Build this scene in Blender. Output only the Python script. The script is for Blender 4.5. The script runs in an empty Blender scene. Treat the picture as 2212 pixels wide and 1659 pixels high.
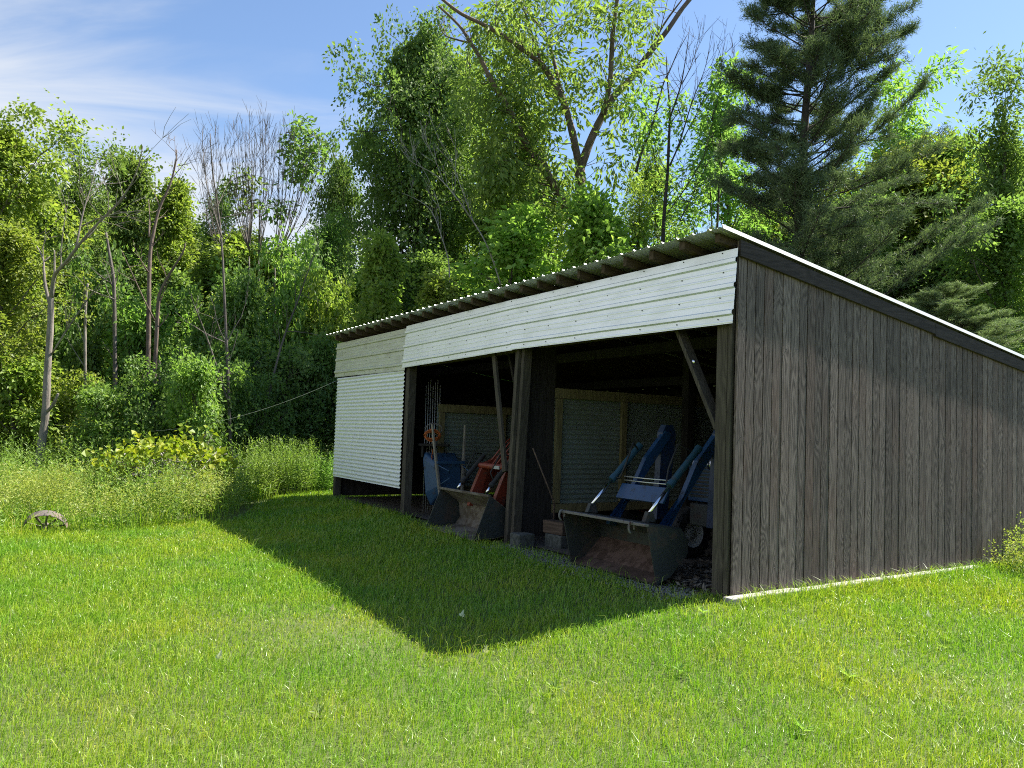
import bpy, math, random
import numpy as np
from mathutils import Vector, Matrix

SC = bpy.context.scene
COL = SC.collection
PI = math.pi
rng = np.random.default_rng(11)
random.seed(5)

# ------------------------------------------------------------------ camera
FPX = 1665.0; CX = 1106.0; CY = 829.5; EYE = np.array([0, 0, 1.6])
_p = math.radians(3.6); _r = math.radians(1.7)
_F = np.array([0, math.cos(_p), math.sin(_p)]); _up = np.array([0, -math.sin(_p), math.cos(_p)]); _ri = np.array([1., 0, 0])
_R = _ri * math.cos(_r) + _up * math.sin(_r)
_U = -_ri * math.sin(_r) + _up * math.cos(_r)
cam_d = bpy.data.cameras.new('camera'); cam = bpy.data.objects.new('camera', cam_d); COL.objects.link(cam)
M = Matrix(((_R[0], _U[0], -_F[0], EYE[0]), (_R[1], _U[1], -_F[1], EYE[1]), (_R[2], _U[2], -_F[2], EYE[2]), (0, 0, 0, 1)))
cam.matrix_world = M
cam_d.sensor_width = 36; cam_d.lens = 36 * FPX / 2212; cam_d.clip_end = 3000
SC.camera = cam

def at(x, y, Y):
    """the point of the place seen at photo coordinates (x, y) at the distance Y"""
    d = _R * (x - CX) / FPX + _U * (CY - y) / FPX + _F
    return EYE + d * (Y / d[1])

def gz(x, y):
    """the lawn falls away a little in front of the shed"""
    d = np.stack([np.asarray(x, float) - 2.24, np.asarray(y, float) - 7.78], -1)
    t = math.radians(32.3); a = d @ np.array([-math.sin(t), math.cos(t)]); b = d @ np.array([math.cos(t), math.sin(t)])
    q = np.clip((np.maximum(-b, -a) - .35) / 2.6, 0, 1); return -.16 * q * q * (3 - 2 * q)

def gnd(x, y):
    d = _R * (x - CX) / FPX + _U * (CY - y) / FPX + _F
    P = EYE + d * (-1.6 / d[2])
    for _ in range(6): P = EYE + d * ((float(gz(P[0], P[1])) - 1.6) / d[2])
    return P

TH = math.radians(32.3)
UD = np.array([-math.sin(TH), math.cos(TH), 0]); WD = np.array([math.cos(TH), math.sin(TH), 0])
CORNER = np.array([2.24, 7.78, 0])
SHED_L, SHED_D = 11.65, 6.7
def shed_ab(P):
    d = np.asarray(P)[..., :2] - CORNER[:2]
    return d @ UD[:2], d @ WD[:2]

# ------------------------------------------------------------------ helpers
class MB:
    """collects verts, quads and tris; build() links them as one mesh object"""
    def __init__(s):
        s.v = []; s.q = []; s.t = []; s.n = 0; s.qm = []; s.tm = []
    def add(s, v, q=None, t=None, m=0):
        v = np.asarray(v, float).reshape(-1, 3)
        if q is not None and len(q):
            q = np.asarray(q, np.int64).reshape(-1, 4) + s.n; s.q.append(q); s.qm.append(np.full(len(q), m))
        if t is not None and len(t):
            t = np.asarray(t, np.int64).reshape(-1, 3) + s.n; s.t.append(t); s.tm.append(np.full(len(t), m))
        s.v.append(v); s.n += len(v)
    def hexa(s, p, m=0):   # p: 4 bottom corners counter-clockwise, then 4 top corners
        s.add(p, [[3, 2, 1, 0], [4, 5, 6, 7], [0, 1, 5, 4], [1, 2, 6, 5], [2, 3, 7, 6], [3, 0, 4, 7]], m=m)
    def box(s, x0, x1, y0, y1, z0, z1, m=0):
        x0, x1 = min(x0, x1), max(x0, x1); y0, y1 = min(y0, y1), max(y0, y1); z0, z1 = min(z0, z1), max(z0, z1)
        s.hexa([(x0, y0, z0), (x1, y0, z0), (x1, y1, z0), (x0, y1, z0), (x0, y0, z1), (x1, y0, z1), (x1, y1, z1), (x0, y1, z1)], m)
    def beam(s, a, b, w, h, up=(0, 0, 1), m=0):
        a = np.array(a, float); b = np.array(b, float); d = b - a; d /= np.linalg.norm(d)
        sd = np.cross(d, up); sd /= np.linalg.norm(sd); u = np.cross(sd, d)
        sd = sd * w / 2; u = u * h / 2
        s.hexa([a - sd - u, a + sd - u, b + sd - u, b - sd - u, a - sd + u, a + sd + u, b + sd + u, b - sd + u], m)
    def tube(s, P, R, n=6, cap=True, m=0):
        P = np.asarray(P, float); k = len(P); R = np.broadcast_to(np.asarray(R, float), (k,))
        T = np.gradient(P, axis=0); T /= np.linalg.norm(T, axis=1)[:, None] + 1e-9
        ref = np.array([0, 0, 1.]) if abs(T[0][2]) < .8 else np.array([1., 0, 0])
        A = np.cross(T, ref); A /= np.linalg.norm(A, axis=1)[:, None] + 1e-9; B = np.cross(T, A)
        an = np.arange(n) * 2 * PI / n
        V = P[:, None] + R[:, None, None] * (np.cos(an)[None, :, None] * A[:, None] + np.sin(an)[None, :, None] * B[:, None])
        i = np.arange(k - 1)[:, None] * n; j = np.arange(n)[None]; j2 = (j + 1) % n
        q = np.stack([i + j, i + j2, i + n + j2, i + n + j], -1).reshape(-1, 4)
        t = None
        V = V.reshape(-1, 3)
        if cap:
            V = np.vstack([V, P[0], P[-1]]); c0, c1 = k * n, k * n + 1
            jj = np.arange(n); t = np.vstack([np.stack([np.full(n, c0), (jj + 1) % n, jj], -1), np.stack([np.full(n, c1), (k - 1) * n + jj, (k - 1) * n + (jj + 1) % n], -1)])
        s.add(V, q, t, m)
    def prism(s, prof, x0, x1, m=0, close=True):
        """profile of (y, z) pushed along x"""
        k = len(prof); pr = np.asarray(prof, float)
        V = np.vstack([np.column_stack([np.full(k, x0), pr]), np.column_stack([np.full(k, x1), pr])])
        q = [[i, (i + 1) % k, k + (i + 1) % k, k + i] for i in range(k if close else k - 1)]
        t = []
        if close:
            c = pr.mean(0); V = np.vstack([V, [x0, *c], [x1, *c]])
            for i in range(k):
                t.append([2 * k, (i + 1) % k, i]); t.append([2 * k + 1, k + i, k + (i + 1) % k])
        s.add(V, q, t, m)
    def lathe(s, prof, c, axis, n=24, m=0):
        """profile of (radius, along) turned round an axis through c"""
        ax = np.array(axis, float); ax /= np.linalg.norm(ax)
        ref = np.array([0, 0, 1.]) if abs(ax[2]) < .8 else np.array([1., 0, 0])
        A = np.cross(ax, ref); A /= np.linalg.norm(A); B = np.cross(ax, A)
        an = np.arange(n) * 2 * PI / n; k = len(prof)
        V = np.array([[np.array(c) + ax * l + r * (math.cos(t) * A + math.sin(t) * B) for t in an] for r, l in prof]).reshape(-1, 3)
        q = [[i * n + j, i * n + (j + 1) % n, (i + 1) * n + (j + 1) % n, (i + 1) * n + j] for i in range(k - 1) for j in range(n)]
        s.add(V, q, m=m)
    def mesh(s, name, mats, smooth=False):
        me = bpy.data.meshes.new(name)
        V = np.concatenate(s.v) if s.v else np.zeros((0, 3))
        Q = np.concatenate(s.q) if s.q else np.zeros((0, 4), np.int64)
        T = np.concatenate(s.t) if s.t else np.zeros((0, 3), np.int64)
        me.vertices.add(len(V)); me.vertices.foreach_set('co', V.astype(np.float32).ravel())
        nl = Q.size + T.size
        me.loops.add(nl); me.loops.foreach_set('vertex_index', np.concatenate([Q.ravel(), T.ravel()]).astype(np.int32))
        me.polygons.add(len(Q) + len(T))
        st = np.concatenate([np.arange(len(Q)) * 4, Q.size + np.arange(len(T)) * 3]).astype(np.int32)
        me.polygons.foreach_set('loop_start', st)
        mi = np.concatenate((s.qm or [np.zeros(0)]) + (s.tm or [np.zeros(0)])).astype(np.int32)
        me.polygons.foreach_set('material_index', mi)
        me.polygons.foreach_set('use_smooth', np.full(len(Q) + len(T), bool(smooth)))
        for mt in (mats if isinstance(mats, (list, tuple)) else [mats]): me.materials.append(mt)
        me.update(calc_edges=True); me.validate()
        return me
    def build(s, name, mats, parent=None, smooth=False, bevel=0, lean=0):
        if lean:
            for v in s.v: v[:, 0] += lean * v[:, 2]
        o = bpy.data.objects.new(name, s.mesh(name, mats, smooth)); COL.objects.link(o)
        if parent is not None: o.parent = parent
        if bevel:
            b = o.modifiers.new('bevel', 'BEVEL'); b.width = bevel; b.segments = 2; b.limit_method = 'ANGLE'; b.angle_limit = math.radians(40)
        return o

def tag(o, label=None, cat=None, group=None, kind=None):
    if label: o['label'] = label
    if cat: o['category'] = cat
    if group: o['group'] = group
    if kind: o['kind'] = kind
    return o

def empty(name, loc=(0, 0, 0), rz=0, label=None, cat=None, group=None):
    o = bpy.data.objects.new(name, None); COL.objects.link(o)
    o.location = [float(c) for c in loc]; o.rotation_euler = (0, 0, rz); o.empty_display_size = .2
    return tag(o, label, cat, group)

def dup(root):
    c = root.copy(); COL.objects.link(c)
    for ch in root.children:
        d = ch.copy(); COL.objects.link(d); d.parent = c
        for g in ch.children:
            e = g.copy(); COL.objects.link(e); e.parent = d
    return c

# ------------------------------------------------------------------ materials
def new_mat(name):
    m = bpy.data.materials.new(name); m.use_nodes = True
    nt = m.node_tree; nt.nodes.clear()
    out = nt.nodes.new('ShaderNodeOutputMaterial')
    return m, nt, out
def N(nt, typ, **kw):
    n = nt.nodes.new('ShaderNode' + typ)
    for k, v in kw.items():
        if k.startswith('i_'):
            n.inputs[k[2:].replace('_', ' ')].default_value = v
        else: setattr(n, k, v)
    return n
def L(nt, a, b): nt.links.new(a, b)
def ramp(nt, fac, stops):
    r = nt.nodes.new('ShaderNodeValToRGB'); e = r.color_ramp.elements
    while len(e) < len(stops): e.new(.5)
    for i, (p, c) in enumerate(stops):
        e[i].position = p; e[i].color = (*c, 1) if len(c) == 3 else c
    L(nt, fac, r.inputs[0]); return r.outputs[0]
def math_n(nt, op, a, b=None, clamp=False):
    n = nt.nodes.new('ShaderNodeMath'); n.operation = op; n.use_clamp = clamp
    for i, x in enumerate((a, b)):
        if x is None: continue
        if isinstance(x, (int, float)): n.inputs[i].default_value = x
        else: L(nt, x, n.inputs[i])
    return n.outputs[0]
def mixc(nt, fac, a, b, blend='MIX'):
    n = nt.nodes.new('ShaderNodeMix'); n.data_type = 'RGBA'; n.blend_type = blend
    for s, x in ((n.inputs[0], fac), (n.inputs[6], a), (n.inputs[7], b)):
        if isinstance(x, (int, float)): s.default_value = x
        elif isinstance(x, tuple): s.default_value = (*x, 1)
        else: L(nt, x, s)
    return n.outputs[2]

def leaf_mat(name, c1, c2, c3, trans=.45, patch=0.0):
    m, nt, out = new_mat(name)
    geo = N(nt, 'NewGeometry'); oi = N(nt, 'ObjectInfo')
    col = ramp(nt, geo.outputs['Random Per Island'], [(0, c1), (.6, c2), (1, c3)])
    hs = N(nt, 'HueSaturation'); L(nt, col, hs.inputs['Color'])
    L(nt, math_n(nt, 'ADD', math_n(nt, 'MULTIPLY', oi.outputs['Random'], .03), .485), hs.inputs['Hue'])
    L(nt, math_n(nt, 'ADD', math_n(nt, 'MULTIPLY', oi.outputs['Random'], .35), .82), hs.inputs['Value'])
    col = hs.outputs[0]
    d = N(nt, 'BsdfDiffuse'); t = N(nt, 'BsdfTranslucent'); L(nt, col, d.inputs[0])
    tc = mixc(nt, 1.0, col, (.95, 1.0, .60), 'MULTIPLY'); L(nt, tc, t.inputs[0])
    mx = N(nt, 'MixShader'); mx.inputs[0].default_value = trans; L(nt, d.outputs[0], mx.inputs[1]); L(nt, t.outputs[0], mx.inputs[2])
    g = N(nt, 'BsdfGlossy'); g.inputs['Roughness'].default_value = .5
    m2 = N(nt, 'MixShader'); m2.inputs[0].default_value = .022; L(nt, mx.outputs[0], m2.inputs[1]); L(nt, g.outputs[0], m2.inputs[2])
    L(nt, m2.outputs[0], out.inputs[0]); return m

def bark_mat(name, c1, c2, sc=6):
    m, nt, out = new_mat(name)
    tc = N(nt, 'TexCoord'); mp = N(nt, 'Mapping'); mp.inputs['Scale'].default_value = (sc, sc, sc * .25); L(nt, tc.outputs['Object'], mp.inputs[0])
    n = N(nt, 'TexNoise', i_Scale=3.0, i_Detail=6.0, i_Roughness=.7); L(nt, mp.outputs[0], n.inputs['Vector'])
    n2 = N(nt, 'TexNoise', i_Scale=.9, i_Detail=2.0); L(nt, tc.outputs['Object'], n2.inputs['Vector'])
    f = math_n(nt, 'ADD', math_n(nt, 'MULTIPLY', n.outputs[0], .6), math_n(nt, 'MULTIPLY', n2.outputs[0], .4))
    col = ramp(nt, f, [(.36, c1), (.62, c2)])
    b = N(nt, 'BsdfPrincipled'); L(nt, col, b.inputs['Base Color']); b.inputs['Roughness'].default_value = .9
    bp = N(nt, 'Bump', i_Strength=.8, i_Distance=.03); L(nt, n.outputs[0], bp.inputs['Height']); L(nt, bp.outputs[0], b.inputs['Normal'])
    L(nt, b.outputs[0], out.inputs[0]); return m

def wood_mat(name, c1, c2, axis='z', bump=.5, stain=None, rough=.85, rings=9.0):
    """weathered board: cathedral grain along an axis, tone differs from board to board"""
    m, nt, out = new_mat(name)
    tc = N(nt, 'TexCoord'); geo = N(nt, 'NewGeometry')
    rnd = geo.outputs['Random Per Island']
    cmb = N(nt, 'CombineXYZ')
    for i in range(3): L(nt, math_n(nt, 'MULTIPLY', rnd, 37.0 + 11 * i), cmb.inputs[i])
    va = N(nt, 'VectorMath', operation='ADD'); L(nt, tc.outputs['Object'], va.inputs[0]); L(nt, cmb.outputs[0], va.inputs[1])
    def mapped(across, along):
        mp = N(nt, 'Mapping'); s = [across] * 3; s['xyz'.index(axis)] = along
        mp.inputs['Scale'].default_value = s; L(nt, va.outputs[0], mp.inputs[0]); return mp.outputs[0]
    big = N(nt, 'TexNoise', i_Scale=1.0, i_Detail=1.5, i_Roughness=.4, i_Distortion=.3); L(nt, mapped(7, .9), big.inputs['Vector'])
    rg = math_n(nt, 'SINE', math_n(nt, 'MULTIPLY', big.outputs[0], rings * 2 * PI))
    rg = math_n(nt, 'ADD', math_n(nt, 'MULTIPLY', rg, .5), .5)
    fine = N(nt, 'TexNoise', i_Scale=1.0, i_Detail=4.0, i_Roughness=.65); L(nt, mapped(90, 5), fine.inputs['Vector'])
    blot = N(nt, 'TexNoise', i_Scale=1.0, i_Detail=4.0, i_Roughness=.6); L(nt, mapped(5, 1.6), blot.inputs['Vector'])
    f = math_n(nt, 'ADD', math_n(nt, 'MULTIPLY', rg, .24), math_n(nt, 'MULTIPLY', fine.outputs[0], .76))
    col = ramp(nt, f, [(.25, c1), (.75, c2)])
    vv = math_n(nt, 'ADD', math_n(nt, 'MULTIPLY', rnd, .62), .66)
    hs = N(nt, 'HueSaturation'); L(nt, col, hs.inputs['Color']); L(nt, math_n(nt, 'MULTIPLY', vv, math_n(nt, 'ADD', math_n(nt, 'MULTIPLY', blot.outputs[0], .7), .65)), hs.inputs['Value'])
    col = hs.outputs[0]
    if stain:
        sn = N(nt, 'TexNoise', i_Scale=1.0, i_Detail=3.0); L(nt, mapped(2.2, .8), sn.inputs['Vector'])
        fac = math_n(nt, 'MULTIPLY', math_n(nt, 'SUBTRACT', sn.outputs[0], .52, True), 3.0, True)
        col = mixc(nt, math_n(nt, 'MULTIPLY', fac, .55), col, stain)
    b = N(nt, 'BsdfPrincipled'); L(nt, col, b.inputs['Base Color']); b.inputs['Roughness'].default_value = rough
    b.inputs['Specular IOR Level'].default_value = .25
    if bump:
        bp = N(nt, 'Bump', i_Strength=bump, i_Distance=.006); L(nt, f, bp.inputs['Height']); L(nt, bp.outputs[0], b.inputs['Normal'])
    L(nt, b.outputs[0], out.inputs[0]); return m

def metal_mat(name, col, rough=.38, metallic=.9, dirt=None, dirt_amt=.35, scale=2.5, stretch=(1, 1, 1)):
    m, nt, out = new_mat(name)
    tc = N(nt, 'TexCoord'); mp = N(nt, 'Mapping'); mp.inputs['Scale'].default_value = stretch; L(nt, tc.outputs['Object'], mp.inputs[0])
    n = N(nt, 'TexNoise', i_Scale=scale, i_Detail=7.0, i_Roughness=.65); L(nt, mp.outputs[0], n.inputs['Vector'])
    n2 = N(nt, 'TexVoronoi', i_Scale=55.0); L(nt, tc.outputs['Object'], n2.inputs['Vector'])
    b = N(nt, 'BsdfPrincipled'); b.inputs['Metallic'].default_value = metallic
    sp = mixc(nt, .12, (col[0], col[1], col[2]), n2.outputs['Color'], 'SOFT_LIGHT')
    if dirt: sp = mixc(nt, math_n(nt, 'MULTIPLY', math_n(nt, 'SUBTRACT', n.outputs[0], .45, True), dirt_amt * 5, True), sp, dirt)
    L(nt, sp, b.inputs['Base Color'])
    L(nt, math_n(nt, 'ADD', math_n(nt, 'MULTIPLY', n.outputs[0], .25), rough - .12), b.inputs['Roughness'])
    bp = N(nt, 'Bump', i_Strength=.12, i_Distance=.02); L(nt, n.outputs[0], bp.inputs['Height']); L(nt, bp.outputs[0], b.inputs['Normal'])
    L(nt, b.outputs[0], out.inputs[0]); return m

def paint_mat(name, col, rough=.45, wear=(.08, .04, .025), amt=.5, scale=9):
    m, nt, out = new_mat(name)
    tc = N(nt, 'TexCoord')
    n = N(nt, 'TexNoise', i_Scale=float(scale), i_Detail=8.0, i_Roughness=.7); L(nt, tc.outputs['Object'], n.inputs['Vector'])
    f = math_n(nt, 'MULTIPLY', math_n(nt, 'SUBTRACT', n.outputs[0], .62 - .2 * amt, True), 9.0, True)
    c = mixc(nt, f, col, wear)
    b = N(nt, 'BsdfPrincipled'); L(nt, c, b.inputs['Base Color'])
    L(nt, math_n(nt, 'ADD', math_n(nt, 'MULTIPLY', f, .4), rough), b.inputs['Roughness'])
    bp = N(nt, 'Bump', i_Strength=.15, i_Distance=.01); L(nt, n.outputs[0], bp.inputs['Height']); L(nt, bp.outputs[0], b.inputs['Normal'])
    L(nt, b.outputs[0], out.inputs[0]); return m

MT = {}
MT['wall'] = wood_mat('weathered_boards', (.042, .032, .028), (.220, .176, .154), 'z', .3, stain=(.17, .098, .074), rings=20.0)
MT['barge'] = wood_mat('barge_wood', (.026, .021, .019), (.065, .052, .048), 'y', .4)
MT['post'] = wood_mat('post_wood', (.050, .042, .032), (.125, .108, .082), 'z', .5)
MT['beamw'] = wood_mat('beam_wood', (.055, .044, .030), (.15, .12, .08), 'x', .4)
MT['raft'] = wood_mat('rafter_wood', (.055, .040, .028), (.14, .10, .07), 'y', .4)
MT['rail'] = wood_mat('rail_wood', (.12, .10, .045), (.27, .23, .11), 'z', .3)
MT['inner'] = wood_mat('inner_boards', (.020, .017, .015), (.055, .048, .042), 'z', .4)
MT['handle'] = wood_mat('handle_wood', (.16, .14, .11), (.34, .31, .26), 'z', .2)
MT['block'] = wood_mat('block_wood', (.06, .04, .028), (.16, .11, .08), 'x', .5)
MT['tin'] = metal_mat('fascia_metal', (.90, .93, .96), .46, .66, (.60, .61, .54), .2, 1.6, (1, 1, 4))
MT['tin_old'] = metal_mat('old_fascia_metal', (.66, .67, .60), .5, .5, (.36, .35, .26), .4, 1.8, (1, 1, 4))
MT['corr'] = metal_mat('corrugated_metal', (.93, .95, .98), .42, .30, (.70, .71, .66), .14, 1.4)
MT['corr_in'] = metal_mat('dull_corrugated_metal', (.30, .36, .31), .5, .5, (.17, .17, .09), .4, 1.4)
MT['roof'] = metal_mat('roof_metal', (.55, .58, .56), .45, .7, (.3, .28, .2), .3)
MT['trim'] = metal_mat('roof_trim_metal', (.52, .53, .52), .5, .3, (.35, .3, .25), .3)
MT['screw'] = paint_mat('screw_steel', (.03, .03, .035), .5)
MT['chrome'] = metal_mat('chrome', (.85, .86, .9), .22, 1.0)
MT['blue'] = paint_mat('blue_paint', (.013, .052, .135), .42, (.04, .04, .05), .35)
MT['navy'] = paint_mat('navy_paint', (.008, .026, .07), .5, (.03, .03, .04), .35)
MT['bluecyl'] = paint_mat('blue_green_paint', (.02, .065, .10), .42, (.04, .05, .05), .35)
MT['orange'] = paint_mat('orange_paint', (.22, .040, .020), .45, (.12, .05, .03), .4)
MT['rust'] = paint_mat('rusty_steel', (.12, .075, .060), .75, (.06, .035, .025), .9, 6)
MT['dust'] = paint_mat('dusty_steel', (.19, .165, .13), .85, (.10, .075, .05), .8, 5)
MT['darksteel'] = paint_mat('dark_steel', (.030, .036, .034), .6, (.06, .045, .035), .6, 7)
MT['black'] = paint_mat('black_rubber', (.02, .02, .02), .7, (.05, .045, .04), .5)
MT['grey'] = paint_mat('grey_cast_iron', (.16, .15, .14), .6)
MT['tray'] = paint_mat('tray_blue', (.028, .075, .15), .5, (.05, .05, .05), .3)
MT['cord'] = paint_mat('cord_orange', (.40, .095, .012), .6, (.3, .1, .03), .3)
MT['wire'] = metal_mat('wire_metal', (.55, .55, .5), .4, .6)
MT['iron'] = paint_mat('old_iron', (.13, .105, .095), .8, (.19, .14, .115), .8, 5)
MT['cream'] = paint_mat('decal_cream', (.40, .42, .40), .6, (.1, .1, .1), .2)
MT['concrete'] = paint_mat('concrete', (.42, .40, .36), .9, (.25, .24, .2), .8, 14)
MT['oldblock'] = paint_mat('dark_concrete', (.09, .095, .085), .9, (.05, .055, .045), .8, 14)  # concrete in a darker tone for the blocks by the middle post
MT['deadw'] = bark_mat('dead_wood', (.16, .14, .12), (.40, .37, .33), 9)
MT['bark'] = bark_mat('grey_bark', (.055, .045, .038), (.17, .145, .125), 5)
MT['barkd'] = bark_mat('dark_bark', (.022, .018, .015), (.065, .052, .045), 5)
MT['barkl'] = bark_mat('pale_bark', (.10, .085, .07), (.29, .25, .21), 5)
MT['barkr'] = bark_mat('reddish_bark', (.075, .050, .040), (.20, .145, .115), 5)
MT['leaf_mid'] = leaf_mat('leaf_mid', (.128, .220, .055), (.195, .310, .072), (.280, .395, .105), .60)
MT['leaf_dark'] = leaf_mat('leaf_dark', (.110, .195, .052), (.160, .260, .064), (.235, .335, .088), .56)
MT['leaf_yel'] = leaf_mat('leaf_yellow_green', (.200, .285, .050), (.275, .365, .062), (.38, .44, .085), .60)
MT['leaf_bri'] = leaf_mat('leaf_bright', (.170, .290, .060), (.240, .380, .078), (.34, .46, .11), .62)
MT['leaf_lime'] = leaf_mat('leaf_lime', (.240, .380, .070), (.315, .460, .088), (.41, .53, .12), .64)
MT['leaf_aut'] = leaf_mat('leaf_tan_green', (.17, .215, .046), (.24, .275, .055), (.33, .30, .08), .5)
MT['leaf_vine'] = leaf_mat('leaf_vine', (.20, .33, .02), (.30, .42, .03), (.42, .46, .04), .5)
MT['needle'] = leaf_mat('pine_needle', (.080, .130, .066), (.120, .180, .088), (.190, .245, .120), .38)
MT['needle_sunlit'] = leaf_mat('sunlit_pine_needle', (.12, .17, .08), (.18, .235, .11), (.29, .32, .17), .35)  # needle colours lightened: sunlight on the boughs is put into the colour
MT['weed'] = leaf_mat('weed_leaf', (.155, .28, .050), (.225, .36, .065), (.33, .45, .10), .52)
MT['froth'] = leaf_mat('bedstraw_leaf', (.24, .32, .06), (.35, .42, .08), (.50, .52, .14), .45)
MT['pale_leaf'] = leaf_mat('fallen_leaf', (.50, .55, .30), (.60, .62, .38), (.65, .66, .45), .3)

def grass_mat():
    m, nt, out = new_mat('grass_blades')
    geo = N(nt, 'NewGeometry'); tc = N(nt, 'TexCoord')
    col = ramp(nt, geo.outputs['Random Per Island'], [(0, (.135, .26, .018)), (.40, (.225, .385, .026)), (.82, (.345, .475, .050)), (.96, (.42, .48, .10)), (1, (.54, .51, .20))])
    n = N(nt, 'TexNoise', i_Scale=.55, i_Detail=5.0, i_Roughness=.6); L(nt, tc.outputs['Object'], n.inputs['Vector'])
    f = math_n(nt, 'MULTIPLY', math_n(nt, 'SUBTRACT', n.outputs[0], .40, True), 4.0, True)
    col2 = mixc(nt, 1.0, col, (1.28, 1.10, .95), 'MULTIPLY')
    col = mixc(nt, f, mixc(nt, 1.0, col, (.80, .98, .9), 'MULTIPLY'), col2)
    n3 = N(nt, 'TexNoise', i_Scale=1.7, i_Detail=3.0); L(nt, tc.outputs['Object'], n3.inputs['Vector'])
    f3 = math_n(nt, 'MULTIPLY', math_n(nt, 'SUBTRACT', n3.outputs[0], .60, True), 5.0, True)
    col = mixc(nt, math_n(nt, 'MULTIPLY', f3, .22), col, (.34, .35, .08))
    d = N(nt, 'BsdfDiffuse'); t = N(nt, 'BsdfTranslucent'); L(nt, col, d.inputs[0]); L(nt, mixc(nt, 1.0, col, (1.05, 1.05, .5), 'MULTIPLY'), t.inputs[0])
    mx = N(nt, 'MixShader'); mx.inputs[0].default_value = .45; L(nt, d.outputs[0], mx.inputs[1]); L(nt, t.outputs[0], mx.inputs[2])
    g = N(nt, 'BsdfGlossy'); g.inputs['Roughness'].default_value = .4
    m2 = N(nt, 'MixShader'); m2.inputs[0].default_value = .04; L(nt, mx.outputs[0], m2.inputs[1]); L(nt, g.outputs[0], m2.inputs[2])
    L(nt, m2.outputs[0], out.inputs[0]); return m
MT['grass'] = grass_mat()

def ground_mat(name, stops, scale):
    m, nt, out = new_mat(name)
    tc = N(nt, 'TexCoord'); n = N(nt, 'TexNoise', i_Scale=float(scale), i_Detail=10.0, i_Roughness=.7); L(nt, tc.outputs['Object'], n.inputs['Vector'])
    n2 = N(nt, 'TexNoise', i_Scale=float(scale * 14), i_Detail=6.0); L(nt, tc.outputs['Object'], n2.inputs['Vector'])
    f = math_n(nt, 'ADD', math_n(nt, 'MULTIPLY', n.outputs[0], .6), math_n(nt, 'MULTIPLY', n2.outputs[0], .4))
    b = N(nt, 'BsdfPrincipled'); L(nt, ramp(nt, f, stops), b.inputs['Base Color']); b.inputs['Roughness'].default_value = .95
    bp = N(nt, 'Bump', i_Strength=.8, i_Distance=.03); L(nt, n2.outputs[0], bp.inputs['Height']); L(nt, bp.outputs[0], b.inputs['Normal'])
    L(nt, b.outputs[0], out.inputs[0]); return m
MT['ground'] = ground_mat('lawn_soil', [(.3, (.040, .055, .012)), (.55, (.075, .10, .020)), (.75, (.13, .13, .045))], .8)
MT['dirt'] = ground_mat('shed_dirt', [(.3, (.045, .036, .028)), (.7, (.13, .105, .08))], 2.0)
MT['stone'] = paint_mat('gravel_stone', (.24, .235, .22), .9, (.12, .115, .10), .9, 20)

# ------------------------------------------------------------------ sky and sun
SUN_AZ = math.radians(27.5); SUN_EL = math.radians(53)
sd = np.array([math.cos(SUN_AZ) * math.cos(SUN_EL), math.sin(SUN_AZ) * math.cos(SUN_EL), math.sin(SUN_EL)])
sun_d = bpy.data.lights.new('sun', 'SUN'); sun = bpy.data.objects.new('sun', sun_d); COL.objects.link(sun)
sun_d.energy = 4.9; sun_d.angle = math.radians(.53); sun_d.color = (1, .955, .87)
sun.rotation_euler = Vector(sd).to_track_quat('Z', 'Y').to_euler(); sun.location = (0, 0, 40)
W = bpy.data.worlds.new('World'); SC.world = W; W.use_nodes = True
nt = W.node_tree; nt.nodes.clear()
wo = nt.nodes.new('ShaderNodeOutputWorld')
sky = nt.nodes.new('ShaderNodeTexSky'); sky.sky_type = 'NISHITA'; sky.sun_disc = False
sky.sun_elevation = SUN_EL; sky.sun_rotation = PI / 2 - SUN_AZ
sky.air_density = 1.0; sky.dust_density = .25; sky.ozone_density = 3.0; sky.altitude = 200
bg = N(nt, 'Background'); bg.inputs[1].default_value = .072
hsv = N(nt, 'HueSaturation', i_Saturation=1.0); L(nt, sky.outputs[0], hsv.inputs['Color']); L(nt, hsv.outputs[0], bg.inputs[0])
tc = N(nt, 'TexCoord'); sx = N(nt, 'SeparateXYZ'); L(nt, tc.outputs['Generated'], sx.inputs[0])
den = math_n(nt, 'ADD', sx.outputs[2], .10)
cb = N(nt, 'CombineXYZ')
L(nt, math_n(nt, 'DIVIDE', sx.outputs[0], den), cb.inputs[0]); L(nt, math_n(nt, 'DIVIDE', sx.outputs[1], den), cb.inputs[1])
mp = N(nt, 'Mapping'); mp.inputs['Rotation'].default_value = (0, 0, math.radians(-24)); mp.inputs['Scale'].default_value = (.62, 2.1, 1); L(nt, cb.outputs[0], mp.inputs[0])
n1 = N(nt, 'TexNoise', i_Scale=1.5, i_Detail=9.0, i_Roughness=.56, i_Distortion=.55); L(nt, mp.outputs[0], n1.inputs['Vector'])
n2 = N(nt, 'TexNoise', i_Scale=.55, i_Detail=3.0); L(nt, mp.outputs[0], n2.inputs['Vector'])
cl = math_n(nt, 'ADD', math_n(nt, 'MULTIPLY', n1.outputs[0], .65), math_n(nt, 'MULTIPLY', n2.outputs[0], .35))
low = math_n(nt, 'MULTIPLY', math_n(nt, 'SUBTRACT', .40, sx.outputs[2]), 1.15)
left = math_n(nt, 'MULTIPLY', math_n(nt, 'ADD', sx.outputs[0], .02), -.50)
cl = math_n(nt, 'ADD', cl, math_n(nt, 'ADD', low, left))
cf = N(nt, 'MapRange', interpolation_type='SMOOTHSTEP'); cf.inputs['From Min'].default_value = .555; cf.inputs['From Max'].default_value = .92
L(nt, cl, cf.inputs['Value'])
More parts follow.
